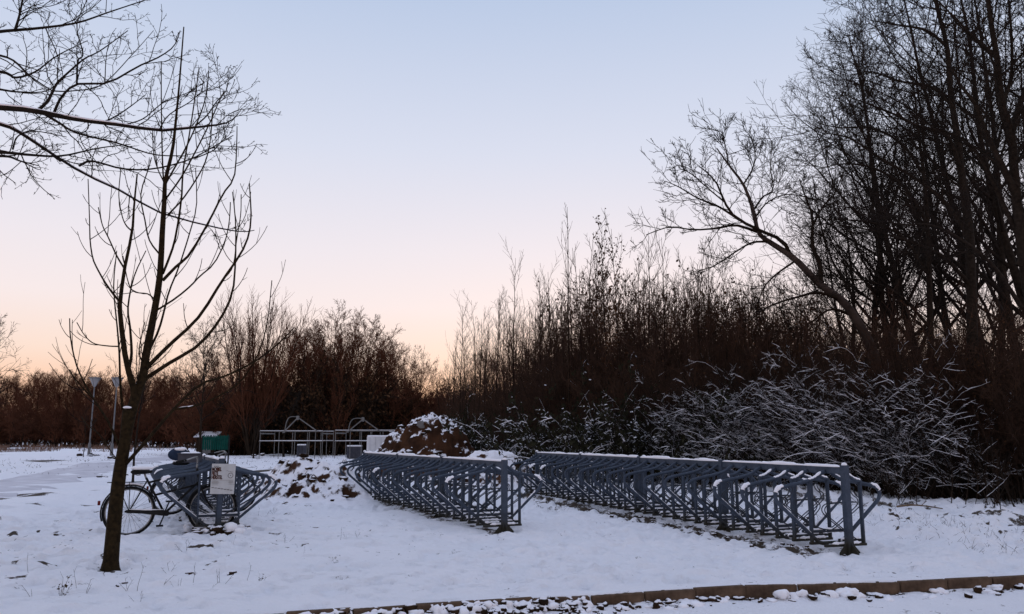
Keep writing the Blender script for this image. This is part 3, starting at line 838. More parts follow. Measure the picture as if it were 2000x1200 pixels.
def bicycle(label, loc, rz, lean, group='bicycles parked in the short rack', rear=True):
    b_ = obj('bicycle', None, None, loc, rot=(lean, 0, rz), label=label, cat='bicycle', group=group)
    obj('frame', M_FRAME, b_)
    wheel_parts(b_, 0); wheel_parts(b_, WB)
    g_ = obj('mudguard', M_GR, b_); obj('snow_strip', M_GS, g_)
    obj('mudguard', M_GF, b_)
    h_ = obj('handlebar', M_BAR, b_); obj('grips', M_GRIP, h_)
    s_ = obj('saddle', M_SAD, b_); obj('saddle_snow', M_SADS, s_); obj('seat_post', M_SPOST, s_)
    obj('luggage_rack', M_CARR, b_)
    c_ = obj('chain_guard', M_CG, b_); obj('snow_strip', M_CS, c_)
    obj('crank', M_CRANK, b_); obj('rear_light', M_LIGHT, b_)
    return b_
q = rack_pt(RACK_C, TH_L, 0.21, -1.17)
bicycle('black city bicycle on the left of the short rack, snow on its saddle', (q[0], q[1], -0.005), TH_L, math.radians(-2))
q = rack_pt(RACK_C, TH_L, 3.05, -0.50)
bicycle('black bicycle behind the notice board carrying a grey crate', (q[0], q[1], 0.03), TH_L, math.radians(4))
# crate on the handlebar of the second bicycle
q = rack_pt(RACK_C, TH_L, 1.35, -0.34)
cr = thing('crate', 'grey plastic crate full of snow on top of the short rack', 'crate', (q[0], q[1], 0.975), math.radians(4), scale=0.85)
for (c_, s_) in (((0, -0.13, 0.08), (0.36, 0.012, 0.16)), ((0, 0.13, 0.08), (0.36, 0.012, 0.16))): obj('side_panel', Geo().box(c_, s_, 0, 0.002).mesh('side_panel', 'crate', False), cr)
for x in (-0.174, 0.174): obj('end_panel', Geo().box((x, 0, 0.08), (0.012, 0.246, 0.16), 0, 0.002).mesh('end_panel', 'crate', False), cr)
obj('base', Geo().box((0, 0, 0.008), (0.334, 0.246, 0.012)).mesh('base', 'crate', False), cr)
obj('rim', Geo().box((0, -0.142, 0.158), (0.384, 0.014, 0.018)).box((0, 0.142, 0.158), (0.384, 0.014, 0.018)).box((-0.187, 0, 0.158), (0.014, 0.268, 0.018)).box((0.187, 0, 0.158), (0.014, 0.268, 0.018)).mesh('rim', 'crate', False), cr)
rg = np.random.default_rng(9)
obj('snow', Geo().blob((0.0, 0, 0.14), (0.16, 0.115, 0.055), rg, 0.2, 0, 3).mesh('snow', 'snow'), cr)
q = rack_pt(RACK_C, TH_L, 2.0, -0.48)
bg = thing('saddle_bag', 'dark blue bag with snow on top of the short rack', 'bag', (q[0], q[1], 1.0), math.radians(20))
obj('pouch', Geo().blob((0, 0, 0.085), (0.15, 0.10, 0.10), rg, 0.15, 0, 3).mesh('pouch', 'bag'), bg)
obj('snow', Geo().blob((0.02, 0, 0.170), (0.10, 0.07, 0.035), rg, 0.2, 0, 3).mesh('snow', 'snow'), bg)
obj('strap', Geo().tube([(-0.12, 0.02, 0.15), (0, 0, 0.215), (0.12, -0.02, 0.15)], 0.008).mesh('strap', 'rubber'), bg)

# ------------------------------------------------------------------ trees: branches grown level by level, as arrays
Z3 = np.array([0, 0, 1.0])
def grow(rg, start, d, length, r0, k, wig, up, rend=0.35, sag=0.0):
    n = len(start)
    p, out = start.copy(), [start.copy()]
    d = d.copy(); step = (length / (k - 1))[:, None]
    for i in range(1, k):
        d = d + rg.normal(0, wig, (n, 3)) + (up - sag * i / k) * Z3
        d /= np.linalg.norm(d, axis=1, keepdims=True) + 1e-9
        p = p + d * step
        out.append(p)
    return np.stack(out, 1), r0[:, None] * (1 - (1 - rend) * np.linspace(0, 1, k) ** 0.8)[None]
def spawn(rg, pts, rad, m, t0, t1, ang, asd, lr, lsd, rr, rmin, fall=0.4, rmax=9, flat=1.0, absl=None, bias=None):
    n, k, _ = pts.shape
    tt = t0 + (t1 - t0) * (np.arange(m)[None] + rg.random((n, m))) / m
    f = tt * (k - 1); i = np.minimum(f.astype(int), k - 2); f = (f - i)[..., None]
    ar = np.arange(n)[:, None]
    pos = pts[ar, i] * (1 - f) + pts[ar, i + 1] * f
    ra = rad[ar, i] * (1 - f[..., 0]) + rad[ar, i + 1] * f[..., 0]
    T = pts[ar, i + 1] - pts[ar, i]
    T /= np.linalg.norm(T, axis=2, keepdims=True) + 1e-9
    ref = np.where(np.abs(T[..., 2:3]) < 0.9, Z3, np.array([1.0, 0, 0]))
    U = np.cross(T, ref); U /= np.linalg.norm(U, axis=2, keepdims=True) + 1e-9
    W = np.cross(T, U)
    az = rg.random((n, m)) * 2 * math.pi if flat >= 1 else rg.choice([0, math.pi], (n, m)) + rg.normal(0, flat, (n, m))
    if flat >= 1: az = np.arange(m)[None] * 2.4 + rg.random((n, 1)) * 6.28 + rg.normal(0, 0.5, (n, m))
    a = np.clip(rg.normal(ang, asd, (n, m)), 0.1, 1.7)
    d = np.cos(a)[..., None] * T + np.sin(a)[..., None] * (np.cos(az)[..., None] * U + np.sin(az)[..., None] * W)
    if bias is not None:
        d = d + np.asarray(bias); d /= np.linalg.norm(d, axis=2, keepdims=True)
    pl = np.linalg.norm(np.diff(pts, axis=1), axis=2).sum(1)[:, None] if absl is None else np.full((n, 1), absl)
    ln = pl * lr * (1 - fall * (tt - t0) / max(1e-6, t1 - t0)) * np.clip(rg.normal(1, lsd, (n, m)), 0.35, 1.8)
    r = np.clip(ra * rr, rmin, rmax)
    return pos.reshape(-1, 3), d.reshape(-1, 3), ln.ravel(), r.ravel()
def snow_tubes(g, pts, rad, extra=0.004, k=0.9, lift=0.7, sides=4, keep=None, limit=0.85):
    if keep is not None:
        pts, rad = pts[keep], rad[keep]
    t, u, v = frames(pts)
    hz = np.clip(1 - (np.abs(t[..., 2]) / limit) ** 3, 0, 1)
    p = pts.copy(); p[..., 2] += (rad * lift + extra * 0.5)
    kk = pts.shape[1]
    tp = np.minimum(1.0, 0.30 + 2.0 * np.linspace(1, 0, kk))[None]
    lump = 0.75 + 0.5 * hash2((pts[..., 0] * 37).astype(int), (pts[..., 2] * 41).astype(int), 5)
    g.tubes(p, np.maximum((rad * k + extra) * hz * tp * lump, 0.0004), sides)

class TreeKind:
    """meshes of one grown tree, shared by every tree of its look"""
    def __init__(self, parts): self.parts = parts
def make_forest_tree(seed, H=10.0, r=0.15, limbs=20, sub=8, tw=6, fine=4, ang=0.75, spread=0.36, up=0.10, bark='bark', twig='twig', t0=0.25, lean=0.03, rfine=0.0055, wig=0.10, twl=0.55):
    rg = np.random.default_rng(seed)
    s = np.array([[0, 0, -0.15]]); d = np.array([[rg.normal(0, lean), rg.normal(0, lean), 1.0]])
    P0, R0 = grow(rg, s, d, np.array([H * 0.97]), np.array([r]), 18, 0.035, 0.05, 0.08)
    R0[0, 0] *= 1.35
    L1 = spawn(rg, P0, R0, limbs, t0, 0.96, ang, 0.18, spread, 0.22, 0.55, 0.012, 0.62)
    P1, R1 = grow(rg, *L1, 9, wig, up, 0.22)
    L2 = spawn(rg, P1, R1, sub, 0.2, 0.98, 0.72, 0.2, 0.44, 0.25, 0.6, 0.008, 0.5)
    P2, R2 = grow(rg, *L2, 6, wig * 1.2, up * 0.8, 0.3)
    L3 = spawn(rg, P2, R2, tw, 0.15, 1.0, 0.7, 0.25, twl, 0.3, 0.65, rfine, 0.4)
    P3, R3 = grow(rg, *L3, 4, wig * 1.3, up, 0.45)
    gt, gc = Geo().tubes(P0, R0, 8), Geo()
    gc.tubes(P1, R1, 5).tubes(P2, R2, 3).tubes(P3, R3, 3)
    if fine:
        L4 = spawn(rg, P3, R3, fine, 0.15, 1.0, 0.7, 0.25, 0.6, 0.3, 0.8, rfine * 0.85, 0.4)
        P4, R4 = grow(rg, *L4, 3, wig * 1.3, up, 0.6)
        gc.tubes(P4, R4, 3)
    return TreeKind([('trunk', gt.mesh('trunk', bark)), ('crown', gc.mesh('crown', twig))])
def make_sapling(seed, H=8.0, r=0.035, br=26, stems=1, twig='twig_brown', leaf=0, ang=0.55, bl=0.16, tw=6, rf=0.0042, spread=0.12, snow=0.0, wig=1.0):
    rg = np.random.default_rng(seed)
    s = np.zeros((stems, 3)); s[:, :2] = rg.normal(0, 0.12 if stems > 1 else 0, (stems, 2)); s[:, 2] = -0.1
    d = np.zeros((stems, 3)); d[:, :2] = rg.normal(0, spread if stems > 1 else 0.03, (stems, 2)); d[:, 2] = 1
    hl = H * (1 - 0.35 * rg.random(stems) * (np.arange(stems) > 0))
    P0, R0 = grow(rg, s, d, hl, np.full(stems, r) * hl / H, 16, 0.012 * wig, 0.03, 0.12)
    P1, R1 = grow(rg, *spawn(rg, P0, R0, br, 0.18, 0.97, ang, 0.14, bl, 0.3, 0.5, rf * 1.3, 0.55), 7, 0.045 * wig, 0.12 / wig, 0.35)
    P2, R2 = grow(rg, *spawn(rg, P1, R1, tw, 0.15, 0.98, 0.6, 0.2, 0.42, 0.3, 0.7, rf, 0.4), 4, 0.06 * wig, 0.12 / wig, 0.5)
    gt, gc = Geo().tubes(P0, R0, 6), Geo().tubes(P1, R1, 4).tubes(P2, R2, 3)
    parts = [('trunk', gt.mesh('trunk', 'bark_far')), ('crown', gc.mesh('crown', twig))]
    if snow:
        gs = Geo()
        low1, low2 = P1[:, 0, 2] < H * 0.55, P2[:, 0, 2] < H * 0.55
        snow_tubes(gs, P1, R1, 0.004, 0.9, keep=(rg.random(len(P1)) < snow) & low1)
        snow_tubes(gs, P2, R2, 0.0035, 0.9, 0.7, 3, keep=(rg.random(len(P2)) < snow) & low2)
        parts.append(('snow', gs.mesh('snow', 'snow')))
    if leaf:
        parts.append(('withered_leaves', leaves(rg, P2, leaf, 0.085).mesh('withered_leaves', 'leaf_brown', False)))
    return TreeKind(parts)
def leaves(rg, pts, per, size):
    n, k, _ = pts.shape
    sel = rg.integers(0, n, int(n * per)); t = rg.integers(0, k, len(sel))
    c = pts[sel, t] + rg.normal(0, 0.02, (len(sel), 3))
    a = rg.normal(0, 1, (len(sel), 3)); a /= np.linalg.norm(a, axis=1, keepdims=True)
    b_ = np.cross(a, rg.normal(0, 1, (len(sel), 3))); b_ /= np.linalg.norm(b_, axis=1, keepdims=True)
    s = size * (0.6 + 0.8 * rg.random((len(sel), 1)))
    V = np.stack([c, c + a * s * 0.5 + b_ * s * 0.32, c + a * s, c + a * s * 0.5 - b_ * s * 0.32], 1)
    return Geo().add(V, np.arange(len(sel) * 4).reshape(-1, 4))
def make_shrub(seed, H=3.0, stems=16, r=0.02, spread=0.45, br=9, tw=6, fine=3, twig='twig_brown', up=0.05, snow=0.0, leaf=0, bias=None, rf=0.004, base=0.35, leafmat='leaf_brown', lsize=0.05, sag=0.0, snow_extra=0.005, bl=0.36, wig=1.0):
    rg = np.random.default_rng(seed)
    s = rg.normal(0, base, (stems, 3)); s[:, 2] = -0.08
    d = rg.normal(0, spread, (stems, 3)); d[:, 2] = 1
    if bias is not None: d = d + np.asarray(bias)
    d /= np.linalg.norm(d, axis=1, keepdims=True)
    P0, R0 = grow(rg, s, d, H * (0.65 + 0.55 * rg.random(stems)), np.full(stems, r) * (0.6 + 0.6 * rg.random(stems)), 10, 0.07 * wig, up, 0.25, sag)
    P1, R1 = grow(rg, *spawn(rg, P0, R0, br, 0.15, 0.98, 0.65, 0.22, bl, 0.3, 0.6, rf * 1.4, 0.4, bias=None if bias is None else np.asarray(bias) * 0.3), 6, 0.10 * wig, up, 0.35, sag)
    P2, R2 = grow(rg, *spawn(rg, P1, R1, tw, 0.12, 1.0, 0.65, 0.25, 0.45, 0.3, 0.7, rf, 0.4), 4, 0.13, up, 0.5, sag)
    gc = Geo().tubes(P1, R1, 3).tubes(P2, R2, 3)
    P3 = P2
    if fine:
        P3, R3 = grow(rg, *spawn(rg, P2, R2, fine, 0.1, 1.0, 0.7, 0.25, 0.55, 0.3, 0.8, rf * 0.85, 0.4), 3, 0.12, up, 0.6)
        gc.tubes(P3, R3, 3)
    parts = [('stems', Geo().tubes(P0, R0, 5).mesh('stems', 'bark_far')), ('branches', gc.mesh('branches', twig))]
    if snow:
        gs = Geo()
        snow_tubes(gs, P0, R0, snow_extra, 0.8)
        k1 = rg.random(len(P1)) < snow            # where a branch is loaded, so are most of its twigs
        k2 = np.repeat(k1, tw) & (rg.random(len(P2)) < 0.62)
        snow_tubes(gs, P1, R1, snow_extra, 0.9, keep=k1)
        snow_tubes(gs, P2, R2, snow_extra * 0.85, 0.9, keep=k2)
        if fine: snow_tubes(gs, P3, R3, snow_extra * 0.75, 0.9, 0.7, 3, keep=np.repeat(k2, fine) & (rg.random(len(P3)) < 0.3))
        parts.append(('snow', gs.mesh('snow', 'snow')))
    if leaf:
        parts.append(('leaves', leaves(rg, P3, leaf, lsize).mesh('leaves', leafmat, False)))
    return TreeKind(parts)
def plant(kind, name, label, cat, x, y, scale, rz, group=None, tilt=0.0, sxy=1.0):
    o = obj(name, None, None, (x, y, float(gz(x, y, False)) - 0.02), rot=(tilt, 0, rz), scale=(scale * sxy, scale * sxy, scale), label=label, cat=cat, group=group)
    for pn, me in kind.parts: obj(pn, me, o, kind=None if pn == 'trunk' else 'stuff')
    return o

def traced(guides, Y, K=16):
    """guides: list of (pixel points, radius px start, end, depth shift at the end); returns arrays of K points"""
    pts, rad = [], []
    for gd in guides:
        px, r0, r1, dy = gd[0], gd[1], gd[2], gd[3]
        y0 = gd[4] if len(gd) > 4 else 0.0
        nn = len(px)
        p = [P(a, b_, Y + y0 + (dy - y0) * (i / (nn - 1)) ** 0.8) for i, (a, b_) in enumerate(px)]
        pts.append(smooth_poly(p, K))
        rad.append((r0 + (r1 - r0) * np.linspace(0, 1, K) ** 0.85) * Y / FPX)
    return np.array(pts), np.array(rad)

# ---- young tree in front on the left
YT = G(215, 1112)[1]
trunk = [([(214, 1122), (217, 1090), (224, 1010), (233, 930), (241, 880), (250, 830), (262, 785), (272, 755), (279, 737), (287, 683), (300, 617), (312, 542), (317, 454), (321, 392), (323, 353), (337, 293), (343, 240), (350, 167), (359, 53)], 15.0, 1.2, 0.0)]
mains = [
 ([(262, 790), (262, 762), (254, 735), (244, 692), (235, 617), (235, 587), (244, 521), (258, 454), (262, 400), (268, 340)], 7.5, 1.4, -0.3, 0.0),
 ([(252, 720), (257, 690), (254, 640), (250, 600), (262, 540), (285, 490)], 3.4, 0.9, 0.3),
 ([(283, 722), (330, 675), (387, 621), (433, 550), (475, 487), (490, 433), (487, 358)], 4.6, 1.1, -0.5),
 ([(281, 742), (333, 708), (387, 675), (429, 625), (454, 571), (460, 500), (460, 433), (454, 375)], 4.2, 1.0, 0.5),
 ([(243, 910), (287, 860), (337, 802), (390, 752), (440, 735), (500, 705), (545, 670), (575, 640)], 3.6, 1.0, -0.6),
 ([(340, 800), (385, 792), (425, 775), (470, 745), (505, 690), (522, 630), (531, 548)], 2.4, 0.9, 0.2, -0.3),
 ([(318, 548), (345, 520), (371, 496), (408, 433), (435, 380), (457, 347), (462, 290), (463, 247)], 3.2, 1.0, 0.4),
 ([(318, 535), (330, 505), (342, 467), (354, 392), (358, 330), (372, 250), (389, 133)], 2.8, 1.1, -0.3),
 ([(234, 875), (212, 825), (175, 767), (150, 715), (138, 662), (136, 622)], 2.4, 0.9, -0.4),
 ([(185, 782), (162, 758), (145, 738), (136, 722)], 1.4, 0.8, -0.5, -0.3),
 ([(236, 592), (220, 573), (204, 550), (190, 525), (181, 504), (176, 470), (175, 433), (172, 350)], 2.6, 0.9, 0.3),
 ([(232, 677), (210, 676), (183, 671), (165, 655), (150, 630)], 1.6, 0.8, -0.2),
 ([(240, 800), (235, 750), (233, 690), (229, 640), (222, 560), (228, 490)], 2.6, 0.9, -0.3),
 ([(243, 525), (228, 500), (212, 465), (200, 440), (192, 405)], 1.9, 0.8, -0.3),
 ([(258, 452), (246, 440), (238, 420), (232, 380), (236, 330)], 1.6, 0.8, 0.2),
 ([(284, 700), (308, 650), (320, 610), (330, 570), (350, 520), (372, 450), (384, 400), (382, 330)], 2.6, 0.9, 0.5),
 ([(322, 380), (318, 330), (316, 260), (315, 190), (315, 120)], 1.9, 1.0, 0.1),
 ([(323, 360), (340, 330), (365, 285), (385, 240), (402, 190), (408, 138)], 2.0, 1.0, 0.3),
 ([(323, 390), (355, 345), (385, 290), (410, 240), (425, 205), (438, 178)], 2.0, 0.9, -0.3),
 ([(328, 420), (360, 385), (395, 330), (408, 290), (414, 240), (416, 190)], 1.8, 0.9, 0.2),
 ([(322, 360), (308, 330), (300, 300), (298, 250)], 1.4, 0.8, -0.2),
 ([(314, 500), (292, 470), (283, 430), (275, 380), (290, 330), (296, 308)], 1.9, 0.9, 0.2),
 ([(305, 590), (290, 575), (262, 570), (250, 550), (240, 500)], 1.6, 0.8, -0.3),
 ([(300, 610), (340, 585), (371, 560), (390, 540), (418, 515), (440, 470), (448, 430), (450, 395)], 2.0, 0.9, -0.3),
 ([(433, 550), (455, 520), (462, 470), (470, 420), (471, 380)], 1.5, 0.8, -0.3, -0.3),
 ([(285, 720), (272, 690), (278, 650), (282, 630)], 1.6, 0.8, -0.2),
 ([(234, 905), (215, 880), (195, 850), (170, 830), (160, 815)], 1.2, 0.6, 0.5),
]
rg = np.random.default_rng(42)
PT, RT = traced(trunk, YT, 40)
RT[0, 0] *= 1.5; RT[0, 1] *= 1.15
PM, RM = traced(mains, YT, 16)
RM = np.maximum(RM, 0.0052)
base = P(215, 1112, YT)
yt = thing('young_tree', 'young bare tree with upright branches standing before the short rack', 'tree', (base[0], YT, 0))
off = np.array([base[0], YT, 0.0])
obj('trunk', Geo().tubes(PT - off, RT, 10).mesh('trunk', 'bark_young'), yt)
for i in range(len(PM)):
    obj('branch', Geo().tubes(PM[i:i + 1] - off, RM[i:i + 1], 6, True).mesh('branch', 'bark_young'), yt)
A1 = grow(rg, *spawn(rg, PM, RM, 4, 0.25, 0.95, 0.95, 0.2, 0.0 + 1.0, 0.4, 0.7, 0.0038, 0.2, rmax=0.0052, absl=0.42), 8, 0.05, 0.17, 0.6)
A2 = grow(rg, *spawn(rg, PT[:, 8:], RT[:, 8:], 14, 0.15, 0.95, 0.9, 0.2, 1.0, 0.3, 0.5, 0.0035, 0.3, rmax=0.005, absl=0.5), 8, 0.05, 0.14, 0.6)
A3 = grow(rg, *spawn(rg, A1[0], A1[1], 1, 0.4, 0.9, 0.8, 0.2, 0.4, 0.3, 0.8, 0.003, 0.2), 4, 0.06, 0.12, 0.7)
obj('twigs', Geo().tubes(A1[0] - off, A1[1], 4).tubes(A2[0] - off, A2[1], 4).tubes(A3[0] - off, A3[1], 3).mesh('twigs', 'twig'), yt, kind='stuff')
sp_, sr = P(247, 803, YT - 0.03), 0.045
obj('cut_stub', Geo().tube([np.array(P(243, 870, YT)) - off, np.array(P(248, 800, YT - 0.05)) - off], [0.055, 0.044], 10).mesh('cut_stub', 'bark_young'), yt)
for (px, py, a, b_, dy) in ((249, 796, 0.043, 0.016, -0.05), (267, 750, 0.022, 0.010, -0.02)):
    q = np.array(P(px, py, YT + dy)) - off
    obj('snow_cap', Geo().blob(q, (a, a * 0.8, b_), rg, 0.1).mesh('snow_cap', 'snow'), yt)
q = np.array(P(362, 796, YT - 0.24)) - off
obj('snow_cap', Geo().tube([q + (-0.075, 0.0, -0.006), q + (-0.03, 0.0, 0.004), q + (0.03, 0.01, 0.010), q + (0.075, 0.015, 0.022)], [0.002, 0.006, 0.006, 0.002], 6).mesh('snow_cap', 'snow'), yt)

# ---- old tree just outside on the left; only its branches reach in
YO = 9.6
omains = [
 ([(-300, 110), (-140, 80), (0, 62), (70, 56), (150, 45), (210, 25), (300, -5)], 5, 0.9, 0.3),
 ([(-300, 250), (-140, 215), (0, 210), (70, 218), (120, 228), (165, 236), (240, 245), (310, 255), (370, 250), (420, 245), (448, 238), (466, 222)], 7.5, 0.8, -0.4),
 ([(75, 216), (95, 195), (110, 165), (130, 145), (165, 115), (195, 100), (250, 60)], 3.6, 0.9, 0.5),
 ([(105, 222), (120, 190), (150, 165), (210, 162), (270, 130), (310, 112), (340, 90), (352, 60)], 3.0, 0.8, -0.8, -0.1),
 ([(85, 222), (115, 240), (150, 260), (230, 280), (300, 302), (365, 305)], 3.2, 0.9, -0.5),
 ([(165, 236), (200, 238), (225, 228), (255, 208), (285, 185)], 2.4, 0.8, 0.3),
 ([(-300, 230), (-120, 215), (0, 243), (40, 260), (100, 300), (165, 340), (240, 375), (310, 415), (410, 442), (470, 453), (497, 450)], 5, 0.8, 0.5),
 ([(155, 324), (180, 315), (240, 330), (300, 330), (370, 312), (420, 285), (455, 265)], 2.6, 0.8, -0.3, 0.1),
 ([(-250, 330), (-100, 300), (0, 298), (60, 303), (120, 305), (190, 290), (255, 282)], 5, 0.8, 0.3),
 ([(-120, 315), (0, 305), (40, 315), (75, 324)], 4, 0.9, -0.6),
 ([(-150, 120), (0, 140), (30, 152), (70, 140), (110, 110), (170, 80)], 4, 0.8, 0.7),
 ([(-150, 60), (-40, 100), (20, 115), (60, 150), (105, 180)], 3.5, 1.2, -0.7),
 ([(30, 58), (38, 30), (46, -10)], 3.0, 1.6, 0.1),
 ([(-140, 150), (0, 175), (40, 180), (90, 178), (130, 150)], 3.0, 0.8, 0.9),
 ([(150, 165), (152, 120), (162, 105), (150, 50), (170, 0)], 2.0, 0.8, -0.9, -0.3),
 ([(240, 245), (280, 232), (320, 200), (370, 180), (400, 160)], 1.6, 0.7, 0.6),
 ([(380, 248), (405, 225), (422, 200), (440, 180), (446, 162)], 1.6, 0.7, -0.2, -0.3),
 ([(310, 255), (330, 225), (370, 200), (395, 178)], 1.4, 0.7, -0.8, -0.3),
 ([(100, 178), (140, 178), (200, 165), (260, 105), (300, 60)], 1.6, 0.7, 0.9, 0.2),
 ([(380, 310), (415, 295), (430, 280), (442, 266)], 1.3, 0.7, -0.4, -0.2),
 ([(25, 292), (32, 270), (50, 258), (75, 257), (130, 268)], 2.0, 0.8, 0.2),
]
PO, RO = traced(omains, YO, 18)
RO = np.maximum(RO, 0.0042)
tx = P(-300, 300, YO)[0]
ot = thing('overhanging_tree', 'old bare tree whose twiggy branches reach in at upper left', 'tree', (tx, YO, 0))
off = np.array([tx, YO, 0.0])
TP = smooth_poly([(0, 0, -0.1), (0.05, 0, 1.5), (0.0, 0.05, 3.0), (0.02, 0.0, 4.5), (-0.2, 0, 6.5), (-0.4, 0, 9.5)], 14)
obj('trunk', Geo().tube(TP, np.linspace(0.24, 0.05, 14), 12).mesh('trunk', 'bark'), ot)
for i in range(len(PO)):
    obj('branch', Geo().tubes(PO[i:i + 1] - off, RO[i:i + 1], 6).mesh('branch', 'twig'), ot)
rg = np.random.default_rng(43)
B1 = grow(rg, *spawn(rg, PO, RO, 9, 0.22, 0.97, 0.8, 0.25, 1.0, 0.45, 0.55, 0.0042, 0.45, rmax=0.008, absl=0.62), 9, 0.13, 0.03, 0.5)
B2 = grow(rg, *spawn(rg, B1[0], B1[1], 5, 0.2, 0.98, 0.85, 0.25, 0.40, 0.4, 0.75, 0.0036, 0.3), 6, 0.15, 0.03, 0.6)
B3 = grow(rg, *spawn(rg, B2[0], B2[1], 3, 0.2, 1.0, 0.95, 0.25, 0.22, 0.4, 0.8, 0.0036, 0.3), 4, 0.2, 0.0, 0.8)
obj('twigs', Geo().tubes(B1[0] - off, B1[1], 4).tubes(B2[0] - off, B2[1], 3).tubes(B3[0] - off, B3[1], 3).mesh('twigs', 'twig'), ot, kind='stuff')
gs = Geo(); snow_tubes(gs, PO[[1, 6]] - off, RO[[1, 6]], 0.002, 0.55, 0.75, 5)
obj('snow', gs.mesh('snow', 'snow'), ot, kind='stuff')

# ---- leaning tree rising out of the thicket
YL = 24.0
lt_tr = [([(1735, 900), (1725, 790), (1705, 690), (1681, 639), (1647, 590), (1602, 556), (1550, 504), (1509, 477), (1482, 455), (1471, 410), (1452, 361), (1425, 325), (1400, 290)], 12.5, 1.2, 0.0)]
lt_m = [
 ([(1542, 497), (1527, 470), (1482, 449), (1437, 425), (1415, 395), (1402, 362), (1384, 340), (1365, 325)], 4.5, 1, -0.6),
 ([(1437, 425), (1400, 402), (1362, 387), (1325, 365), (1299, 354)], 2.6, 0.8, 0.8, -0.3),
 ([(1479, 453), (1437, 440), (1400, 446), (1355, 449), (1306, 444), (1262, 459)], 3.4, 0.9, 0.6),
 ([(1500, 472), (1470, 474), (1440, 490), (1400, 517), (1365, 530)], 2.6, 0.8, -0.8),
 ([(1550, 512), (1515, 537), (1490, 565), (1480, 600)], 2.4, 0.8, 0.4),
 ([(1602, 552), (1602, 519), (1587, 481), (1587, 425), (1575, 390), (1561, 350)], 6.5, 0.9, 0.7),
 ([(1640, 585), (1600, 572), (1560, 580), (1500, 600), (1450, 640)], 4, 0.9, -1.0),
 ([(1471, 412), (1490, 385), (1510, 370), (1505, 330), (1508, 275)], 2.2, 0.8, 0.6),
 ([(1452, 361), (1470, 330), (1475, 300), (1468, 270)], 1.9, 0.8, -0.6),
 ([(1422, 322), (1420, 300), (1414, 275), (1410, 255)], 1.8, 0.8, 0.2),
 ([(1475, 425), (1500, 395), (1540, 380), (1590, 390)], 1.8, 0.8, -0.6),
 ([(1588, 440), (1610, 400), (1630, 380), (1650, 330)], 2.4, 0.9, 0.9, 0.4),
 ([(1415, 395), (1385, 370), (1350, 340), (1325, 328)], 1.6, 0.8, -0.6, -0.4),
 ([(1662, 615), (1620, 605), (1570, 640), (1530, 650)], 3.5, 0.9, 0.8),
]
PT, RT = traced(lt_tr, YL, 30); PM, RM = traced(lt_m, YL, 12)
lx = P(1735, 900, YL)[0]
lt = thing('leaning_tree', 'pale barked tree leaning left out of the thicket against the sky', 'tree', (lx, YL, 0))
off = np.array([lx, YL, 0.0])
PT[0, 0, 2] = -0.1
M['bark_pale'] = plain('bark_pale', (0.035, 0.026, 0.022), (0.085, 0.064, 0.055), 3, 0.9)
obj('trunk', Geo().tubes(PT - off, RT, 8).mesh('trunk', 'bark_pale'), lt)
for i in range(len(PM)):
    obj('branch', Geo().tubes(PM[i:i + 1] - off, RM[i:i + 1], 5).mesh('branch', 'bark_far'), lt)
rg = np.random.default_rng(44)
PA, RA = np.concatenate([PM, PT[:, 14::1][:, np.linspace(0, 15, 12).astype(int)]]), np.concatenate([RM, RT[:, 14::1][:, np.linspace(0, 15, 12).astype(int)]])
C1 = grow(rg, *spawn(rg, PA, RA, 11, 0.2, 1.0, 0.75, 0.22, 1.0, 0.35, 0.5, 0.0105, 0.35, rmax=0.016, absl=0.95), 7, 0.12, 0.09, 0.45)
C2 = grow(rg, *spawn(rg, C1[0], C1[1], 6, 0.15, 1.0, 0.7, 0.22, 0.45, 0.35, 0.7, 0.0088, 0.35), 5, 0.14, 0.09, 0.6)
C3 = grow(rg, *spawn(rg, C2[0], C2[1], 4, 0.2, 1.0, 0.7, 0.22, 0.5, 0.35, 0.8, 0.0076, 0.3), 3, 0.12, 0.09, 0.7)
obj('twigs', Geo().tubes(C1[0] - off, C1[1], 4).tubes(C2[0] - off, C2[1], 3).tubes(C3[0] - off, C3[1], 3).mesh('twigs', 'twig'), lt, kind='stuff')

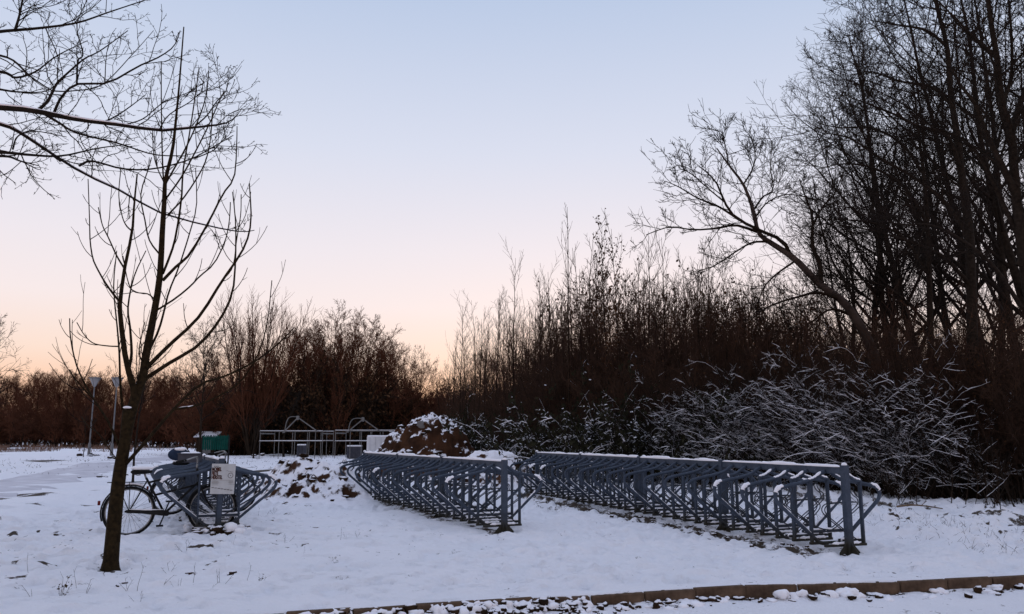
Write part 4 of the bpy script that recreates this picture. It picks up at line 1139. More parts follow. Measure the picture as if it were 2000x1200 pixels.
# ---- big dark trees on the right, trunks and limbs as they stand
def big_tree(label, Y, base_px, tr, mains, seed, absl=2.4, dens=(13, 7, 5, 4), rf=0.0058, up=0.05):
    rg = np.random.default_rng(seed)
    PT, RT = traced([tr], Y, 30)
    bx = P(base_px, 950, Y)[0]
    PT[0, 0] = (PT[0, 0, 0], Y, -0.15)
    o = thing('forest_tree', label, 'tree', (PT[0, 0, 0], Y, 0), group='tall bare trees at the right edge')
    off = np.array([PT[0, 0, 0], Y, 0.0])
    obj('trunk', Geo().tubes(PT - off, RT, 9).mesh('trunk', 'bark'), o)
    PA, RA = PT[:, np.linspace(9, 29, 12).astype(int)], RT[:, np.linspace(9, 29, 12).astype(int)]
    if mains:
        PM, RM = traced(mains, Y, 12)
        for i in range(len(PM)): obj('branch', Geo().tubes(PM[i:i + 1] - off, RM[i:i + 1], 6).mesh('branch', 'bark'), o)
        PA, RA = np.concatenate([PA, PM]), np.concatenate([RA, RM])
    D1 = grow(rg, *spawn(rg, PA, RA, dens[0], 0.12, 1.0, 0.85, 0.22, 1.0, 0.35, 0.5, 0.012, 0.35, rmax=0.035, absl=absl), 8, 0.10, up, 0.3)
    D2 = grow(rg, *spawn(rg, D1[0], D1[1], dens[1], 0.15, 1.0, 0.75, 0.22, 0.42, 0.35, 0.6, 0.0085, 0.35), 6, 0.13, up, 0.4)
    D3 = grow(rg, *spawn(rg, D2[0], D2[1], dens[2], 0.15, 1.0, 0.72, 0.22, 0.48, 0.35, 0.7, rf, 0.35), 4, 0.13, up, 0.6)
    g = Geo().tubes(D1[0] - off, D1[1], 4).tubes(D2[0] - off, D2[1], 3).tubes(D3[0] - off, D3[1], 3)
    if dens[3]:
        D4 = grow(rg, *spawn(rg, D3[0], D3[1], dens[3], 0.2, 1.0, 0.72, 0.22, 0.5, 0.35, 0.8, rf * 0.85, 0.35), 3, 0.12, up, 0.7)
        g.tubes(D4[0] - off, D4[1], 3)
    obj('twigs', g.mesh('twigs', 'twig'), o, kind='stuff')
    return o
big_tree('tall straight trunked bare tree second from the right edge', 19.0, 1905,
 ([(1908, 985), (1905, 850), (1900, 700), (1897, 560), (1893, 450), (1880, 356), (1869, 262), (1857, 187), (1850, 94), (1827, 0), (1808, -120), (1800, -260)], 13, 2, 0.0),
 [([(1876, 330), (1850, 265), (1800, 250), (1750, 225), (1700, 205), (1660, 190)], 5, 0.9, -1.0),
  ([(1862, 210), (1820, 170), (1760, 160), (1700, 140), (1655, 150)], 4, 0.9, 0.8),
  ([(1848, 90), (1810, 60), (1760, 50), (1700, 40)], 4, 0.9, -0.6),
  ([(1895, 470), (1850, 400), (1790, 350), (1720, 310), (1660, 270), (1610, 260)], 5.5, 0.9, 0.7),
  ([(1898, 560), (1840, 500), (1770, 470), (1700, 450), (1640, 440)], 4.5, 0.9, -0.9),
  ([(1830, 10), (1800, -40), (1770, -70)], 3.5, 0.9, 0.5)], 51, 2.0, (12, 7, 5, 2))
big_tree('massive forked bare tree filling the right edge', 15.5, 1985,
 ([(2060, 1010), (2050, 880), (2030, 700), (2008, 560), (1992, 450), (1981, 337), (1975, 262), (1957, 202), (1947, 112), (1935, 40), (1920, -100), (1915, -260)], 15, 3, 0.0),
 [([(1985, 380), (1955, 320), (1930, 270), (1905, 205), (1875, 165), (1860, 135)], 8, 1.2, -0.6),
  ([(1975, 262), (1990, 210), (2010, 150), (2020, 60), (2030, -60)], 8, 2, 0.6),
  ([(1957, 200), (1975, 150), (1975, 60), (1965, -50)], 5, 1.5, 0.5),
  ([(1993, 470), (1950, 380), (1910, 300), (1860, 262), (1790, 245), (1750, 220)], 6, 1, 0.7),
  ([(1990, 520), (2040, 420), (2080, 300), (2120, 150)], 8, 2, -0.5),
  ([(1995, 600), (1940, 520), (1880, 470), (1820, 440), (1760, 440)], 5, 1, -0.8),
  ([(1945, 110), (1900, 70), (1850, 20), (1800, -30)], 4, 1, 0.6)], 52, 1.7, (12, 7, 5, 2), rf=0.0050)
big_tree('slim bare tree just right of the leaning tree', 22.0, 1815,
 ([(1822, 960), (1820, 850), (1818, 700), (1815, 560), (1812, 450), (1805, 350), (1795, 270), (1788, 200), (1780, 130)], 9, 1, 0.0),
 [([(1815, 540), (1770, 470), (1720, 440), (1660, 430), (1610, 430)], 4, 0.9, 0.8),
  ([(1812, 440), (1770, 370), (1710, 330), (1650, 320), (1600, 330)], 4, 0.9, -0.8),
  ([(1803, 340), (1760, 280), (1700, 250), (1640, 250), (1595, 240)], 3.5, 0.9, 0.6),
  ([(1816, 640), (1760, 580), (1700, 550), (1640, 545)], 3.5, 0.9, -0.6)], 53, 1.9, (11, 7, 5, 2))

# ------------------------------------------------------------------ the thicket on the right and behind the racks
rnd = random.Random(11)
ORD = 'leftmost second third fourth fifth sixth seventh eighth ninth tenth eleventh twelfth thirteenth fourteenth fifteenth sixteenth seventeenth eighteenth nineteenth twentieth'.split() + ['twenty ' + w_ for w_ in 'first second third fourth fifth sixth seventh eighth ninth'.split()] + ['thirtieth']
def ordinal(lst, i):
    k = sorted(range(len(lst)), key=lambda q: lst[q][0]).index(i)
    return ORD[k] if k == 0 else ORD[k] + ' from left'
EDGE_PX = [850, 1000, 1150, 1300, 1500, 1700, 1900, 2060, 2300]
EDGE_Y = [42, 32, 26, 22, 19.5, 17.0, 15.2, 14.0, 13.0]
def edge_y(px): return float(np.interp(px, EDGE_PX, EDGE_Y))
def at_px(px, Y): return P(px, HORIZON, Y)[0]
def height(px, py, Y): return max(0.5, P(px, py, Y)[2])

sap_a = [make_sapling(201 + i, 8.0, 0.050, 26, 1, 'twig_brown', ang=0.42, bl=0.18, tw=6, rf=0.0072) for i in range(3)]
sap_b = [make_sapling(281, 8.0, 0.050, 30, 1, 'twig_brown', ang=0.68, bl=0.17, tw=8, rf=0.0060, wig=1.6), make_sapling(282, 8.0, 0.044, 20, 3, 'twig_brown', ang=0.52, bl=0.21, tw=6, rf=0.0064, spread=0.06, wig=1.8), make_sapling(283, 8.0, 0.046, 24, 2, 'twig_brown', ang=0.60, bl=0.22, tw=7, rf=0.0064, spread=0.05, wig=1.4)]
sap_whip = make_sapling(207, 8.0, 0.044, 16, 2, 'twig_brown', ang=0.40, bl=0.20, tw=4, spread=0.03, rf=0.0075)
sap_leaf = [make_sapling(211 + i, 8.0, 0.040, 26, 1, 'twig_brown', leaf=2.2, ang=0.6, bl=0.15, tw=6, rf=0.0072) for i in range(2)]
coppice = [make_sapling(221 + i, 6.0, 0.030, 18, 7, 'twig_brown', ang=0.50, bl=0.19, tw=6, rf=0.0060, spread=0.11, snow=0.07, wig=1.6) for i in range(3)]
coppice_leaf = make_sapling(227, 6.0, 0.030, 18, 7, 'twig_brown', leaf=0.7, ang=0.52, bl=0.19, tw=6, rf=0.0060, spread=0.11, snow=0.07, wig=1.6)
shrub = [make_shrub(231 + i, 3.0, 16, 0.020, 0.35, 9, 6, 3, 'twig_brown', rf=0.0048, leaf=0.10) for i in range(3)]
snow_shrub = [make_shrub(241 + i, 3.0, 17, 0.017, 0.34, 14, 6, 3, 'twig', up=0.02, snow=0.58, bias=(-0.42, -0.10, 0.05), rf=0.0030, base=0.55, sag=0.03, snow_extra=0.0034, bl=0.27, wig=1.5) for i in range(3)]
bramble = [make_shrub(251 + i, 1.6, 26, 0.012, 0.8, 8, 6, 2, 'twig', up=-0.05, snow=0.28, leaf=1.2, leafmat='leaf_dark', lsize=0.07, rf=0.003, base=0.8, sag=0.06, snow_extra=0.003) for i in range(2)]
sprout = [make_shrub(261 + i, 1.2, 9, 0.010, 0.35, 4, 3, 0, 'twig', snow=0.15, rf=0.003, base=0.35, snow_extra=0.003) for i in range(2)]
big_kind = [make_forest_tree(271 + i, 12.0, 0.15, 20, 7, 6, 3, ang=0.85, spread=0.34, rfine=0.0062) for i in range(3)]

SAP = 'slender bare sapling rising above the brown thicket'
SAPS = [(880, 655, 44, 0), (903, 605, 41, 1), (930, 590, 40, 2), (962, 575, 37, 0), (1003, 508, 34, 1), (1032, 560, 37, 2), (1060, 545, 36, 0), (1078, 535, 33, 1),
    (1150, 470, 31, 2), (1165, 490, 31, 0), (1300, 465, 27, 1), (1345, 470, 28, 2), (1385, 495, 27, 0), (1425, 505, 27, 1), (1460, 520, 26, 2), (1250, 500, 30, 0), (1275, 455, 28, 1), (985, 600, 39, 2), (1130, 545, 32, 0), (1500, 545, 26, 1),
    (918, 640, 43, 1), (945, 620, 42, 2), (1015, 590, 38, 0), (1045, 600, 38, 1), (1090, 580, 34, 2), (1320, 500, 28, 2), (1365, 510, 28, 0), (1405, 530, 27, 2), (1440, 540, 26, 0), (1210, 520, 30, 1)]
for i, (px, py, Y, k) in enumerate(SAPS):
    plant(sap_a[k] if i % 3 == 0 else sap_b[(k + i) % 3], 'sapling', ordinal(SAPS, i) + ' of the slender saplings topping the thicket', 'sapling', at_px(px, Y), Y, height(px, py, Y) / 7.9, rnd.random() * 6.28, 'saplings of the thicket', tilt=rnd.gauss(0, 0.02))
plant(sap_whip, 'sapling', 'tallest twin tipped sapling in the middle of the thicket', 'sapling', at_px(1105, 29), 29, height(1105, 412, 29) / 7.9, 0.4)
plant(sap_leaf[0], 'sapling', 'tall sapling holding withered leaves, left of the leaning tree', 'sapling', at_px(1195, 28), 28, height(1195, 445, 28) / 7.9, 1.4)
plant(sap_leaf[1], 'sapling', 'second leaf holding sapling, right of the first', 'sapling', at_px(1226, 27.5), 27.5, height(1226, 455, 27.5) / 7.9, 2.4)

TOP_PX = [840, 870, 900, 950, 1000, 1100, 1200, 1300, 1500, 1600, 1800, 2100]
TOP_PY = [765, 745, 715, 665, 650, 625, 600, 590, 590, 620, 640, 650]
for i in range(95):
    px = 855 + (2080 - 855) * ((i + rnd.random()) / 95)
    Y = edge_y(px) + 2.5 + 17 * rnd.random()
    py = float(np.interp(px, TOP_PX, TOP_PY)) + rnd.uniform(-35, 70)
    k = coppice_leaf if (1120 < px < 1600 and rnd.random() < 0.35) else coppice[i % 3]
    plant(k, 'coppice_bush', 'many stemmed brown coppice bush deep in the thicket', 'bush', at_px(px, Y), Y, height(px, py, Y) / 5.8, rnd.random() * 6.28, 'coppice bushes of the thicket')
for i in range(20):
    px = 1560 + 510 * ((i + rnd.random()) / 20)
    Y = edge_y(px) + 3.0 + 15 * rnd.random()
    plant(coppice[i % 3], 'coppice_bush', 'tall dark coppice bush among the big trees on the right', 'bush', at_px(px, Y), Y, height(px, rnd.uniform(520, 660), Y) / 5.8, rnd.random() * 6.28, 'coppice bushes under the big trees')
for i in range(60):
    px = 1010 + 600 * ((i + rnd.random()) / 60)
    Y = edge_y(px) + 4.0 + 12 * rnd.random()
    py = float(np.interp(px, [1010, 1100, 1200, 1300, 1450, 1610], [640, 600, 570, 555, 555, 590])) + rnd.uniform(-45, 50)
    plant(coppice_leaf if i % 3 == 0 else coppice[i % 3], 'coppice_bush', 'tall see through coppice bush standing left of the leaning tree', 'bush', at_px(px, Y), Y, height(px, py, Y) / 5.8, rnd.random() * 6.28, 'tall coppice bushes left of the leaning tree')
for i in range(110):
    px = 860 + (2080 - 860) * ((i + rnd.random()) / 110)
    Y = edge_y(px) + 1.5 + 15 * rnd.random() ** 1.3 + (1.8 if px > 1600 else 0)
    py = float(np.interp(px, TOP_PX, TOP_PY)) + rnd.uniform(90, 210)
    plant(shrub[i % 3], 'shrub', 'dense twiggy dark shrub filling the thicket', 'shrub', at_px(px, Y), Y, min(1.9, max(0.5, height(px, py, Y) / 2.8)), rnd.random() * 6.28, 'dark shrubs of the thicket', sxy=1.15)
SNOWY = [(1330, 770, 0.6), (1385, 735, 1.0), (1440, 720, 0.5), (1490, 760, 0.2), (1545, 720, 0.8), (1600, 700, 0.5), (1655, 730, 0.2), (1700, 700, 1.2), (1760, 690, 0.8), (1830, 720, 1.2),
    (1420, 790, 0.0), (1570, 790, -0.2), (1640, 800, 0.0), (1720, 790, 0.0), (1260, 800, 0.8), (1660, 690, 2.0), (1350, 820, 0.0)]
for i, (px, py, dY) in enumerate(SNOWY):
    Y = edge_y(px) + dY + 0.6
    plant(snow_shrub[i % 3], 'snowy_shrub', ordinal(SNOWY, i) + ' of the snow laden arching shrubs behind the right rack', 'shrub', at_px(px + 40, Y), Y, height(px, py, Y) / 3.0, rnd.gauss(0, 0.5), 'snow laden shrubs')
BRAMBLES = [(1165, 775, 24.5, 1.0), (1215, 770, 24, 1.2), (1265, 765, 23.3, 1.2), (1310, 780, 22.5, 1.0), (900, 800, 30, 1.0), (925, 810, 29, 1.0), (955, 840, 29, 0.8), (1130, 820, 26, 0.8)]
for i, (px, py, Y, s) in enumerate(BRAMBLES):
    plant(bramble[i % 2], 'bramble', ordinal(BRAMBLES, i) + ' of the dark snow dusted brambles at the thicket foot', 'bramble', at_px(px, Y), Y, height(px, py, Y) / 1.35, rnd.random() * 6.28, 'brambles at the thicket foot', sxy=0.5 if px < 1000 else 0.75)
for i in range(46):
    px = 1000 + 1060 * rnd.random()
    Y = edge_y(px) + rnd.uniform(-0.6, 2.5)
    if px < 1250: Y += 1.0
    plant(sprout[i % 2], 'sprout', 'thin bare sprout standing at the edge of the thicket', 'sprout', at_px(px, Y), Y, 0.6 + 0.8 * rnd.random(), rnd.random() * 6.28, 'sprouts along the thicket edge')
TALL = [(1655, 330, 31), (1705, 190, 32), (1765, 110, 30), (1845, 30, 29), (1935, -40, 33), (2015, -60, 25), (2090, -100, 22), (1745, 330, 36), (2050, 60, 34), (1790, 240, 34), (1870, 140, 36), (1960, 120, 38), (1690, 400, 38), (1910, 300, 30)]
for i, (px, py, Y) in enumerate(TALL):
    plant(big_kind[i % 3], 'forest_tree', ordinal(TALL, i) + ' of the tall bare trees deep in the right wood', 'tree', at_px(px, Y), Y, height(px, py, Y) / 11.7, rnd.random() * 6.28, 'tall trees deep in the right wood')

for i in range(20):
    px = 1690 + 380 * ((i + rnd.random()) / 20)
    Y = edge_y(px) + 2.0 + 3.0 * rnd.random()
    plant(shrub[i % 3], 'shrub', 'dark bare shrub at the foot of the big trees on the right', 'shrub', at_px(px, Y), Y, height(px, rnd.uniform(690, 800), Y) / 2.8, rnd.random() * 6.28, 'dark shrubs under the big trees')
# ------------------------------------------------------------------ trees across the field
far_kind = [make_forest_tree(301 + i, 10.0, 0.17, 24, 8, 7, 3, ang=0.80, spread=0.50, up=0.09, bark='bark_far', twig='twig_red', t0=0.16, rfine=0.013, wig=0.08) for i in range(3)]
fan_kind = [make_sapling(331 + i, 10.0, 0.085, 26, 8, 'twig_red', ang=0.42, bl=0.20, tw=9, rf=0.011, spread=0.17) for i in range(2)]
column_kind = make_sapling(335, 10.0, 0.085, 30, 17, 'twig_red', ang=0.50, bl=0.27, tw=10, rf=0.0105, spread=0.19)
hedge_kind = [make_shrub(311 + i, 3.0, 26, 0.03, 0.5, 9, 7, 2, 'twig_red', rf=0.015, base=0.9) for i in range(2)]
ivy_kind = make_shrub(315, 3.0, 24, 0.03, 0.45, 9, 7, 2, 'bark_far', rf=0.014, base=0.5, leaf=0.9, leafmat='leaf_brown', lsize=0.13)
plant(column_kind, 'poplar', 'tall feathery upright tree left of the copse across the field', 'tree', at_px(492, 60), 60, height(492, 588, 60) / 9.8, 0.5)
MID = 'reddish bare tree of the copse across the field'
COPSE = [(440, 690, 68), (545, 670, 68), (585, 655, 66), (612, 650, 68), (640, 632, 64), (668, 640, 66), (700, 640, 67), (730, 685, 66), (762, 680, 64), (792, 705, 66), (815, 710, 70), (838, 735, 72), (520, 720, 70), (655, 700, 60), (600, 700, 70), (690, 700, 72), (862, 765, 74), (570, 675, 65), (628, 655, 69), (655, 650, 70), (685, 660, 63), (715, 670, 69), (745, 690, 68), (776, 695, 69), (530, 700, 66), (600, 690, 63), (640, 680, 73)]
for i, (px, py, Y) in enumerate(COPSE):
    plant(fan_kind[i // 2 % 2] if i % 2 else far_kind[i // 2 % 3], 'copse_tree', ordinal(COPSE, i) + ' of the reddish bare trees in the copse', 'tree', at_px(px, Y), Y, height(px, py, Y) / 9.8, rnd.random() * 6.28, 'trees of the middle copse', sxy=1.0)
for i in range(46):
    px = 425 + 450 * ((i + rnd.random()) / 34); Y = 64 + 12 * rnd.random()
    plant(hedge_kind[i % 2], 'undergrowth_bush', 'dark undergrowth bush beneath the copse trees', 'bush', at_px(px, Y), Y, rnd.uniform(1.0, 1.7), rnd.random() * 6.28, 'undergrowth of the middle copse')
LEAFY = [(650, 735, 62), (620, 760, 63), (585, 770, 63), (700, 760, 64), (545, 780, 64), (740, 780, 65), (780, 790, 66), (460, 790, 66), (820, 800, 68), (505, 800, 64), (425, 800, 68)]
for i, (px, py, Y) in enumerate(LEAFY):
    plant(ivy_kind, 'undergrowth_bush', ordinal(LEAFY, i) + ' of the tall withered leaf bushes in the copse', 'bush', at_px(px, Y), Y, height(px, py, Y) / 2.9, rnd.random() * 6.28, 'leafy bushes of the middle copse', sxy=0.9)
for i in range(46):
    px = -90 + 560 * ((i + rnd.random()) / 46); Y = 118 + 30 * rnd.random()
    py = float(np.interp(px, [-90, 0, 50, 110, 160, 240, 320, 400, 470], [742, 738, 748, 726, 742, 745, 735, 745, 750])) + rnd.uniform(-6, 16)
    plant(far_kind[i % 3], 'distant_tree', 'distant bare tree in the treeline at the far left', 'tree', at_px(px, Y), Y, height(px, py, Y) / 9.8, rnd.random() * 6.28, 'trees of the far treeline', sxy=1.0)
for i in range(40):
    px = -90 + 1000 * ((i + rnd.random()) / 40); Y = 108 + 14 * rnd.random()
    plant(hedge_kind[i % 2], 'hedge_bush', 'low dark bush at the foot of the far treeline', 'bush', at_px(px, Y), Y, rnd.uniform(1.2, 1.9), rnd.random() * 6.28, 'bushes of the far treeline', sxy=1.3)
for i in range(22):
    px = 440 + 520 * ((i + rnd.random()) / 22); Y = 105 + 30 * rnd.random()
    plant(far_kind[i % 3], 'distant_tree', 'distant bare tree showing low behind the copse', 'tree', at_px(px, Y), Y, height(px, 770 + rnd.uniform(-15, 20), Y) / 9.8, rnd.random() * 6.28, 'distant trees behind the copse')
for i in range(34):
    px = 900 + 1250 * ((i + rnd.random()) / 34); Y = 62 + 26 * rnd.random()
    plant(far_kind[i % 3] if i % 2 else hedge_kind[i // 2 % 2], 'distant_tree' if i % 2 else 'distant_bush', 'distant bare tree glimpsed through the right wood' if i % 2 else 'distant bush glimpsed through the right wood', 'tree' if i % 2 else 'bush', at_px(px, Y), Y, (height(px, 670 + rnd.uniform(-15, 40), Y) / 9.8) if i % 2 else 1.6, rnd.random() * 6.28, 'distant trees behind the right wood' if i % 2 else 'distant bushes behind the right wood')
round_kind = make_forest_tree(321, 6.0, 0.07, 22, 6, 5, 2, ang=0.75, spread=0.42, up=0.08, bark='bark_far', twig='twig', t0=0.32, rfine=0.007)
thin_kind = make_forest_tree(322, 6.0, 0.05, 16, 5, 4, 0, ang=0.65, spread=0.34, up=0.10, bark='bark', twig='twig', t0=0.40, rfine=0.006)
plant(round_kind, 'park_tree', 'small round crowned tree behind the short rack', 'tree', at_px(394, 44), 44, height(396, 640, 44) / 5.9, 0.3)
plant(thin_kind, 'park_tree', 'thin young tree half hidden behind the front tree trunk', 'tree', at_px(266, 24), 24, height(290, 640, 24) / 5.9, 1.1)
plant(thin_kind, 'park_tree', 'thin sapling right beside the left lamp post', 'tree', at_px(166, 54), 54, height(168, 790, 54) / 5.9, 2.1)
plant(round_kind, 'park_tree', 'bare tree cut by the left edge of the view', 'tree', at_px(-85, 38), 38, height(-85, 625, 38) / 5.9, 2.0)
for i, (px, py, Y) in enumerate([(555, 760, 56), (497, 800, 54)]):
    plant(thin_kind, 'park_tree', ['stout short trunked tree beside the pale frames', 'bare tree with earth heaped at its foot'][i], 'tree', at_px(px, Y), Y, height(px, py, Y) / 5.9, i * 1.3, sxy=2.2)

# ------------------------------------------------------------------ lamps, posts, site frames in the distance
def lamp_post(label, px, base_py, top_py):
    b_ = G(px, base_py)
    H = height(px, top_py, b_[1])
    o = thing('lamp_post', label, 'street lamp', (b_[0], b_[1], 0), 0, 'lamp posts by the path')
    obj('pole', Geo().tube([(0, 0, -0.1), (0, 0, 0.9), (0, 0, H - 0.62)], [0.06, 0.052, 0.038], 10).mesh('pole', 'lamp_steel'), o)
    obj('base_sleeve', Geo().lathe([(0.10, -0.1), (0.10, 0.85), (0.08, 0.98), (0.05, 1.0)]).mesh('base_sleeve', 'lamp_steel'), o)
    h_ = obj('lantern', Geo().lathe([(0.05, H - 0.66), (0.10, H - 0.60), (0.36, H - 0.06), (0.36, H - 0.04)], seg=20).mesh('lantern', 'glass'), o)
    obj('cover', Geo().lathe([(0.40, H - 0.06), (0.43, H - 0.03), (0.40, H), (0.001, H + 0.05)], seg=20).mesh('cover', 'lamp_steel'), h_)
    g = Geo()
    for a in range(4):
        c_, s_ = math.cos(a * math.pi / 2), math.sin(a * math.pi / 2)
        g.tube([(0.10 * c_, 0.10 * s_, H - 0.61), (0.37 * c_, 0.37 * s_, H - 0.06)], 0.016, 5)
    obj('lantern_ribs', g.mesh('lantern_ribs', 'lamp_steel'), h_)
lamp_post('left of the two lamp posts with funnel shaped lanterns', 173, 893, 738)
lamp_post('right of the two funnel lantern lamp posts, beside the tree', 217, 895, 738)
b_ = G(521, 888); H = height(523, 803, b_[1])
o = thing('lamp_post', 'slim pale lamp post with a short arm before the copse', 'street lamp', (b_[0], b_[1], 0))
obj('pole', Geo().tube([(0, 0, -0.1), (0, 0, H)], [0.085, 0.06], 8).mesh('pole', 'lamp_steel'), o)
obj('lamp_head', Geo().box((0.22, 0, H + 0.02), (0.42, 0.16, 0.09), 0, 0.02).mesh('lamp_head', 'lamp_steel', False), o)
b_ = G(627, 886); H = height(627, 795, b_[1])
o = thing('mast', 'thin pale mast standing between the two pale frames', 'pole', (b_[0], b_[1], 0))
obj('pole', Geo().tube([(0, 0, -0.1), (0, 0, H)], [0.07, 0.04], 8).mesh('pole', 'white_steel'), o)
obj('cap', Geo().lathe([(0.05, H), (0.05, H + 0.06), (0.001, H + 0.08)], seg=8).mesh('cap', 'lamp_steel'), o)

def site_frame(label, Y, posts, top_py, mid_py, gable, depth=3.2):
    x0 = at_px(posts[0], Y)
    o = thing('steel_frame', label, 'steel frame', (x0, Y, 0), 0, 'pale steel frames at the edge of the copse')
    zt, zm = height(600, top_py, Y), height(600, mid_py, Y)
    xs_ = [at_px(p, Y) - x0 for p in posts]
    for yy in (0, depth):
        for x in xs_:
            obj('upright', Geo().box((x, yy, zt / 2), (0.036, 0.036, zt)).mesh('upright', 'white_steel', False), o)
        for z in (zt + 0.05, zm):
            r = obj('beam', Geo().box(((xs_[0] + xs_[-1]) / 2, yy - 0.06, z), (xs_[-1] - xs_[0] + 0.1, 0.04, 0.04)).mesh('beam', 'white_steel', False), o)
            obj('snow_strip', Geo().box(((xs_[0] + xs_[-1]) / 2, yy - 0.06, z + 0.034), (xs_[-1] - xs_[0], 0.045, 0.022), 0, 0.006).mesh('snow_strip', 'snow', False), r)
    for x in (xs_[0], xs_[-1]):
        obj('tie', Geo().box((x, depth / 2, zt - 0.1), (0.07, depth - 0.1, 0.08)).mesh('tie', 'white_steel', False), o)
    a, b2, c_ = [np.array(P(p[0], p[1], Y)) - np.array([x0, Y, 0]) for p in gable]
    for yy in (-0.12,):
        for s_, e_ in ((a, b2), (b2, c_)):
            obj('rafter', Geo().beam(s_ + (0, yy, 0), e_ + (0, yy, 0), 0.055, 0.06).mesh('rafter', 'white_steel', False), o)
    obj('hoop', Geo().tube(smooth_poly([a + (0, 0.3, 0), a + (0.1, 0.3, (b2 - a)[2] * 0.7), a + ((b2 - a)[0] * 0.35, 0.3, (b2 - a)[2] * 1.05), b2 + (0, 0.3, 0.05)], 10), 0.028, 6).mesh('hoop', 'white_steel'), o)
    obj('ridge_knob', Geo().box(b2 + (0, -0.2, -0.02), (0.16, 0.10, 0.26), 0, 0.02).mesh('ridge_knob', 'white_steel', False), o)
site_frame('left pale steel frame with an open gable before the copse', 52, [508, 545, 576, 604, 616, 630], 844, 862, [(553, 846), (583, 816), (621, 843)])
site_frame('right pale steel frame with an open gable behind the earth heap', 50, [655, 684, 706, 726, 748, 772], 843, 862, [(678, 845), (710, 819), (742, 842)])
# white site container and a small box
def ribbed_box(name, label, px, Y, w_, d_, z0, h_, cat, mat='white_steel'):
    x = at_px(px, Y)
    o = thing(name, label, cat, (x, Y, 0))
    obj('shell', Geo().box((0, 0, z0 + h_ / 2), (w_, d_, h_), 0, 0.02).mesh('shell', mat, False), o)
    for i in range(5):
        obj('rib', Geo().box((-w_ / 2 + w_ * (i + 0.5) / 5, -d_ / 2 - 0.02, z0 + h_ / 2), (0.05, 0.04, h_ * 0.94)).mesh('rib', mat, False), o)
    obj('skid', Geo().box((0, 0, z0 / 2 - 0.03), (w_ * 0.8, d_ * 0.7, z0 + 0.05)).mesh('skid', 'lamp_steel', False), o)
    obj('snow', Geo().box((0, 0, z0 + h_ + 0.04), (w_ * 0.98, d_ * 0.98, 0.09), 0, 0.03).mesh('snow', 'snow', False), o)
M['white_paint'] = plain('white_paint', (0.55, 0.54, 0.54), (0.66, 0.65, 0.66), 2, 0.6)
ribbed_box('site_container', 'white ribbed container half hidden by the tall earth heap', 748, 46, 1.5, 1.8, 0.25, 1.15, 'container', 'white_paint')
ribbed_box('site_cabinet', 'small grey cabinet inside the left steel frame', 590, 53.5, 0.5, 0.5, 0.1, 0.75, 'cabinet', 'crate')
ribbed_box('site_cabinet', 'low grey cabinet inside the right steel frame', 693, 51.5, 0.9, 0.5, 0.1, 0.7, 'cabinet', 'crate')
# green mesh screen on two posts
Y = 40.0
x0, x1 = at_px(396, Y), at_px(446, Y)
zb, zt = height(420, 879, Y), height(420, 851, Y)
o = thing('mesh_screen', 'green mesh screen on thin posts behind the notice board', 'fence panel', ((x0 + x1) / 2, Y, 0))
N = 26
u = np.linspace(x0, x1, N) - (x0 + x1) / 2
for i in range(N - 1):
    obj('slat', Geo().box(((u[i] + u[i + 1]) / 2, 0.012 * (-1) ** i, (zb + zt) / 2 + 0.02 * math.sin(i * 1.9)), (u[1] - u[0] - 0.004, 0.012, zt - zb + 0.05 * math.sin(i * 2.7))).mesh('slat', 'green_net', False), o)
for x in (x0 - (x0 + x1) / 2 - 0.03, 0.22, x1 - (x0 + x1) / 2 + 0.03):
    obj('post', Geo().box((x, 0.05, zt / 2 - 0.05), (0.06, 0.05, zt + 0.1)).mesh('post', 'black_paint', False), o)
# snowy shed roof glimpsed through the branches
Y = 64.0
xs0 = at_px(412, Y)
o = thing('shed', 'small dark shed with a snowy roof behind the green screen', 'shed', (xs0, Y, 0))
zr = height(418, 843, Y)
obj('wall', Geo().box((0, 0, (zr - 0.5) / 2), (1.4, 2.2, zr - 0.5)).mesh('wall', 'bark_far', False), o)
obj('roof', Geo().add([(-0.9, -1.3, zr - 0.45), (0.9, -1.3, zr - 0.45), (0.9, 0, zr), (-0.9, 0, zr), (0.9, 1.3, zr - 0.45), (-0.9, 1.3, zr - 0.45)], [(0, 1, 2, 3), (3, 2, 4, 5)]).mesh('roof', 'soil_snow', False), o)
obj('door', Geo().box((0.1, -1.13, 0.6), (0.7, 0.05, 1.2)).mesh('door', 'lamp_steel', False), o)

# ------------------------------------------------------------------ field grass, tussocks, weeds, clods
def blades(name, label, pts, hmin, hmax, width, mat, seed, lean=0.3, kind='stuff', cat='grass'):
    rg = np.random.default_rng(seed)
    n = len(pts)
    h = hmin + (hmax - hmin) * rg.random(n)
    d = rg.normal(0, lean, (n, 3)); d[:, 2] = 1
    base = np.array([(p[0], p[1], 0) for p in pts]); base[:, 2] = gz(base[:, 0], base[:, 1], False) - 0.02
    d /= np.linalg.norm(d, axis=1, keepdims=True)
    Pg, Rg = grow(rg, base, d, h, np.full(n, width), 4, 0.12, -0.08, 0.3)
    return obj(name, Geo().tubes(Pg, Rg, 3).mesh(name, mat), kind=kind, label=label, cat=cat)
pts = []
for i in range(3600):
    Y = rnd.uniform(75, 112)
    px = rnd.uniform(-40, 260) if rnd.random() < 0.75 else rnd.uniform(-40, 480)
    if vnoise(px * 0.03, Y * 0.15, 4) > 0.42: pts.append((at_px(px, Y), Y))
blades('dry_grass', 'band of reddish dry grass standing across the far field', pts, 0.25, 0.75, 0.022, 'dry_grass', 5)
pts = [(rnd.uniform(-30, -3), rnd.uniform(28, 75)) for _ in range(1500)]
blades('dry_grass', 'sparse short grass stubble poking through the field snow', pts, 0.05, 0.16, 0.012, 'stalk', 6, 0.6)
pts = []
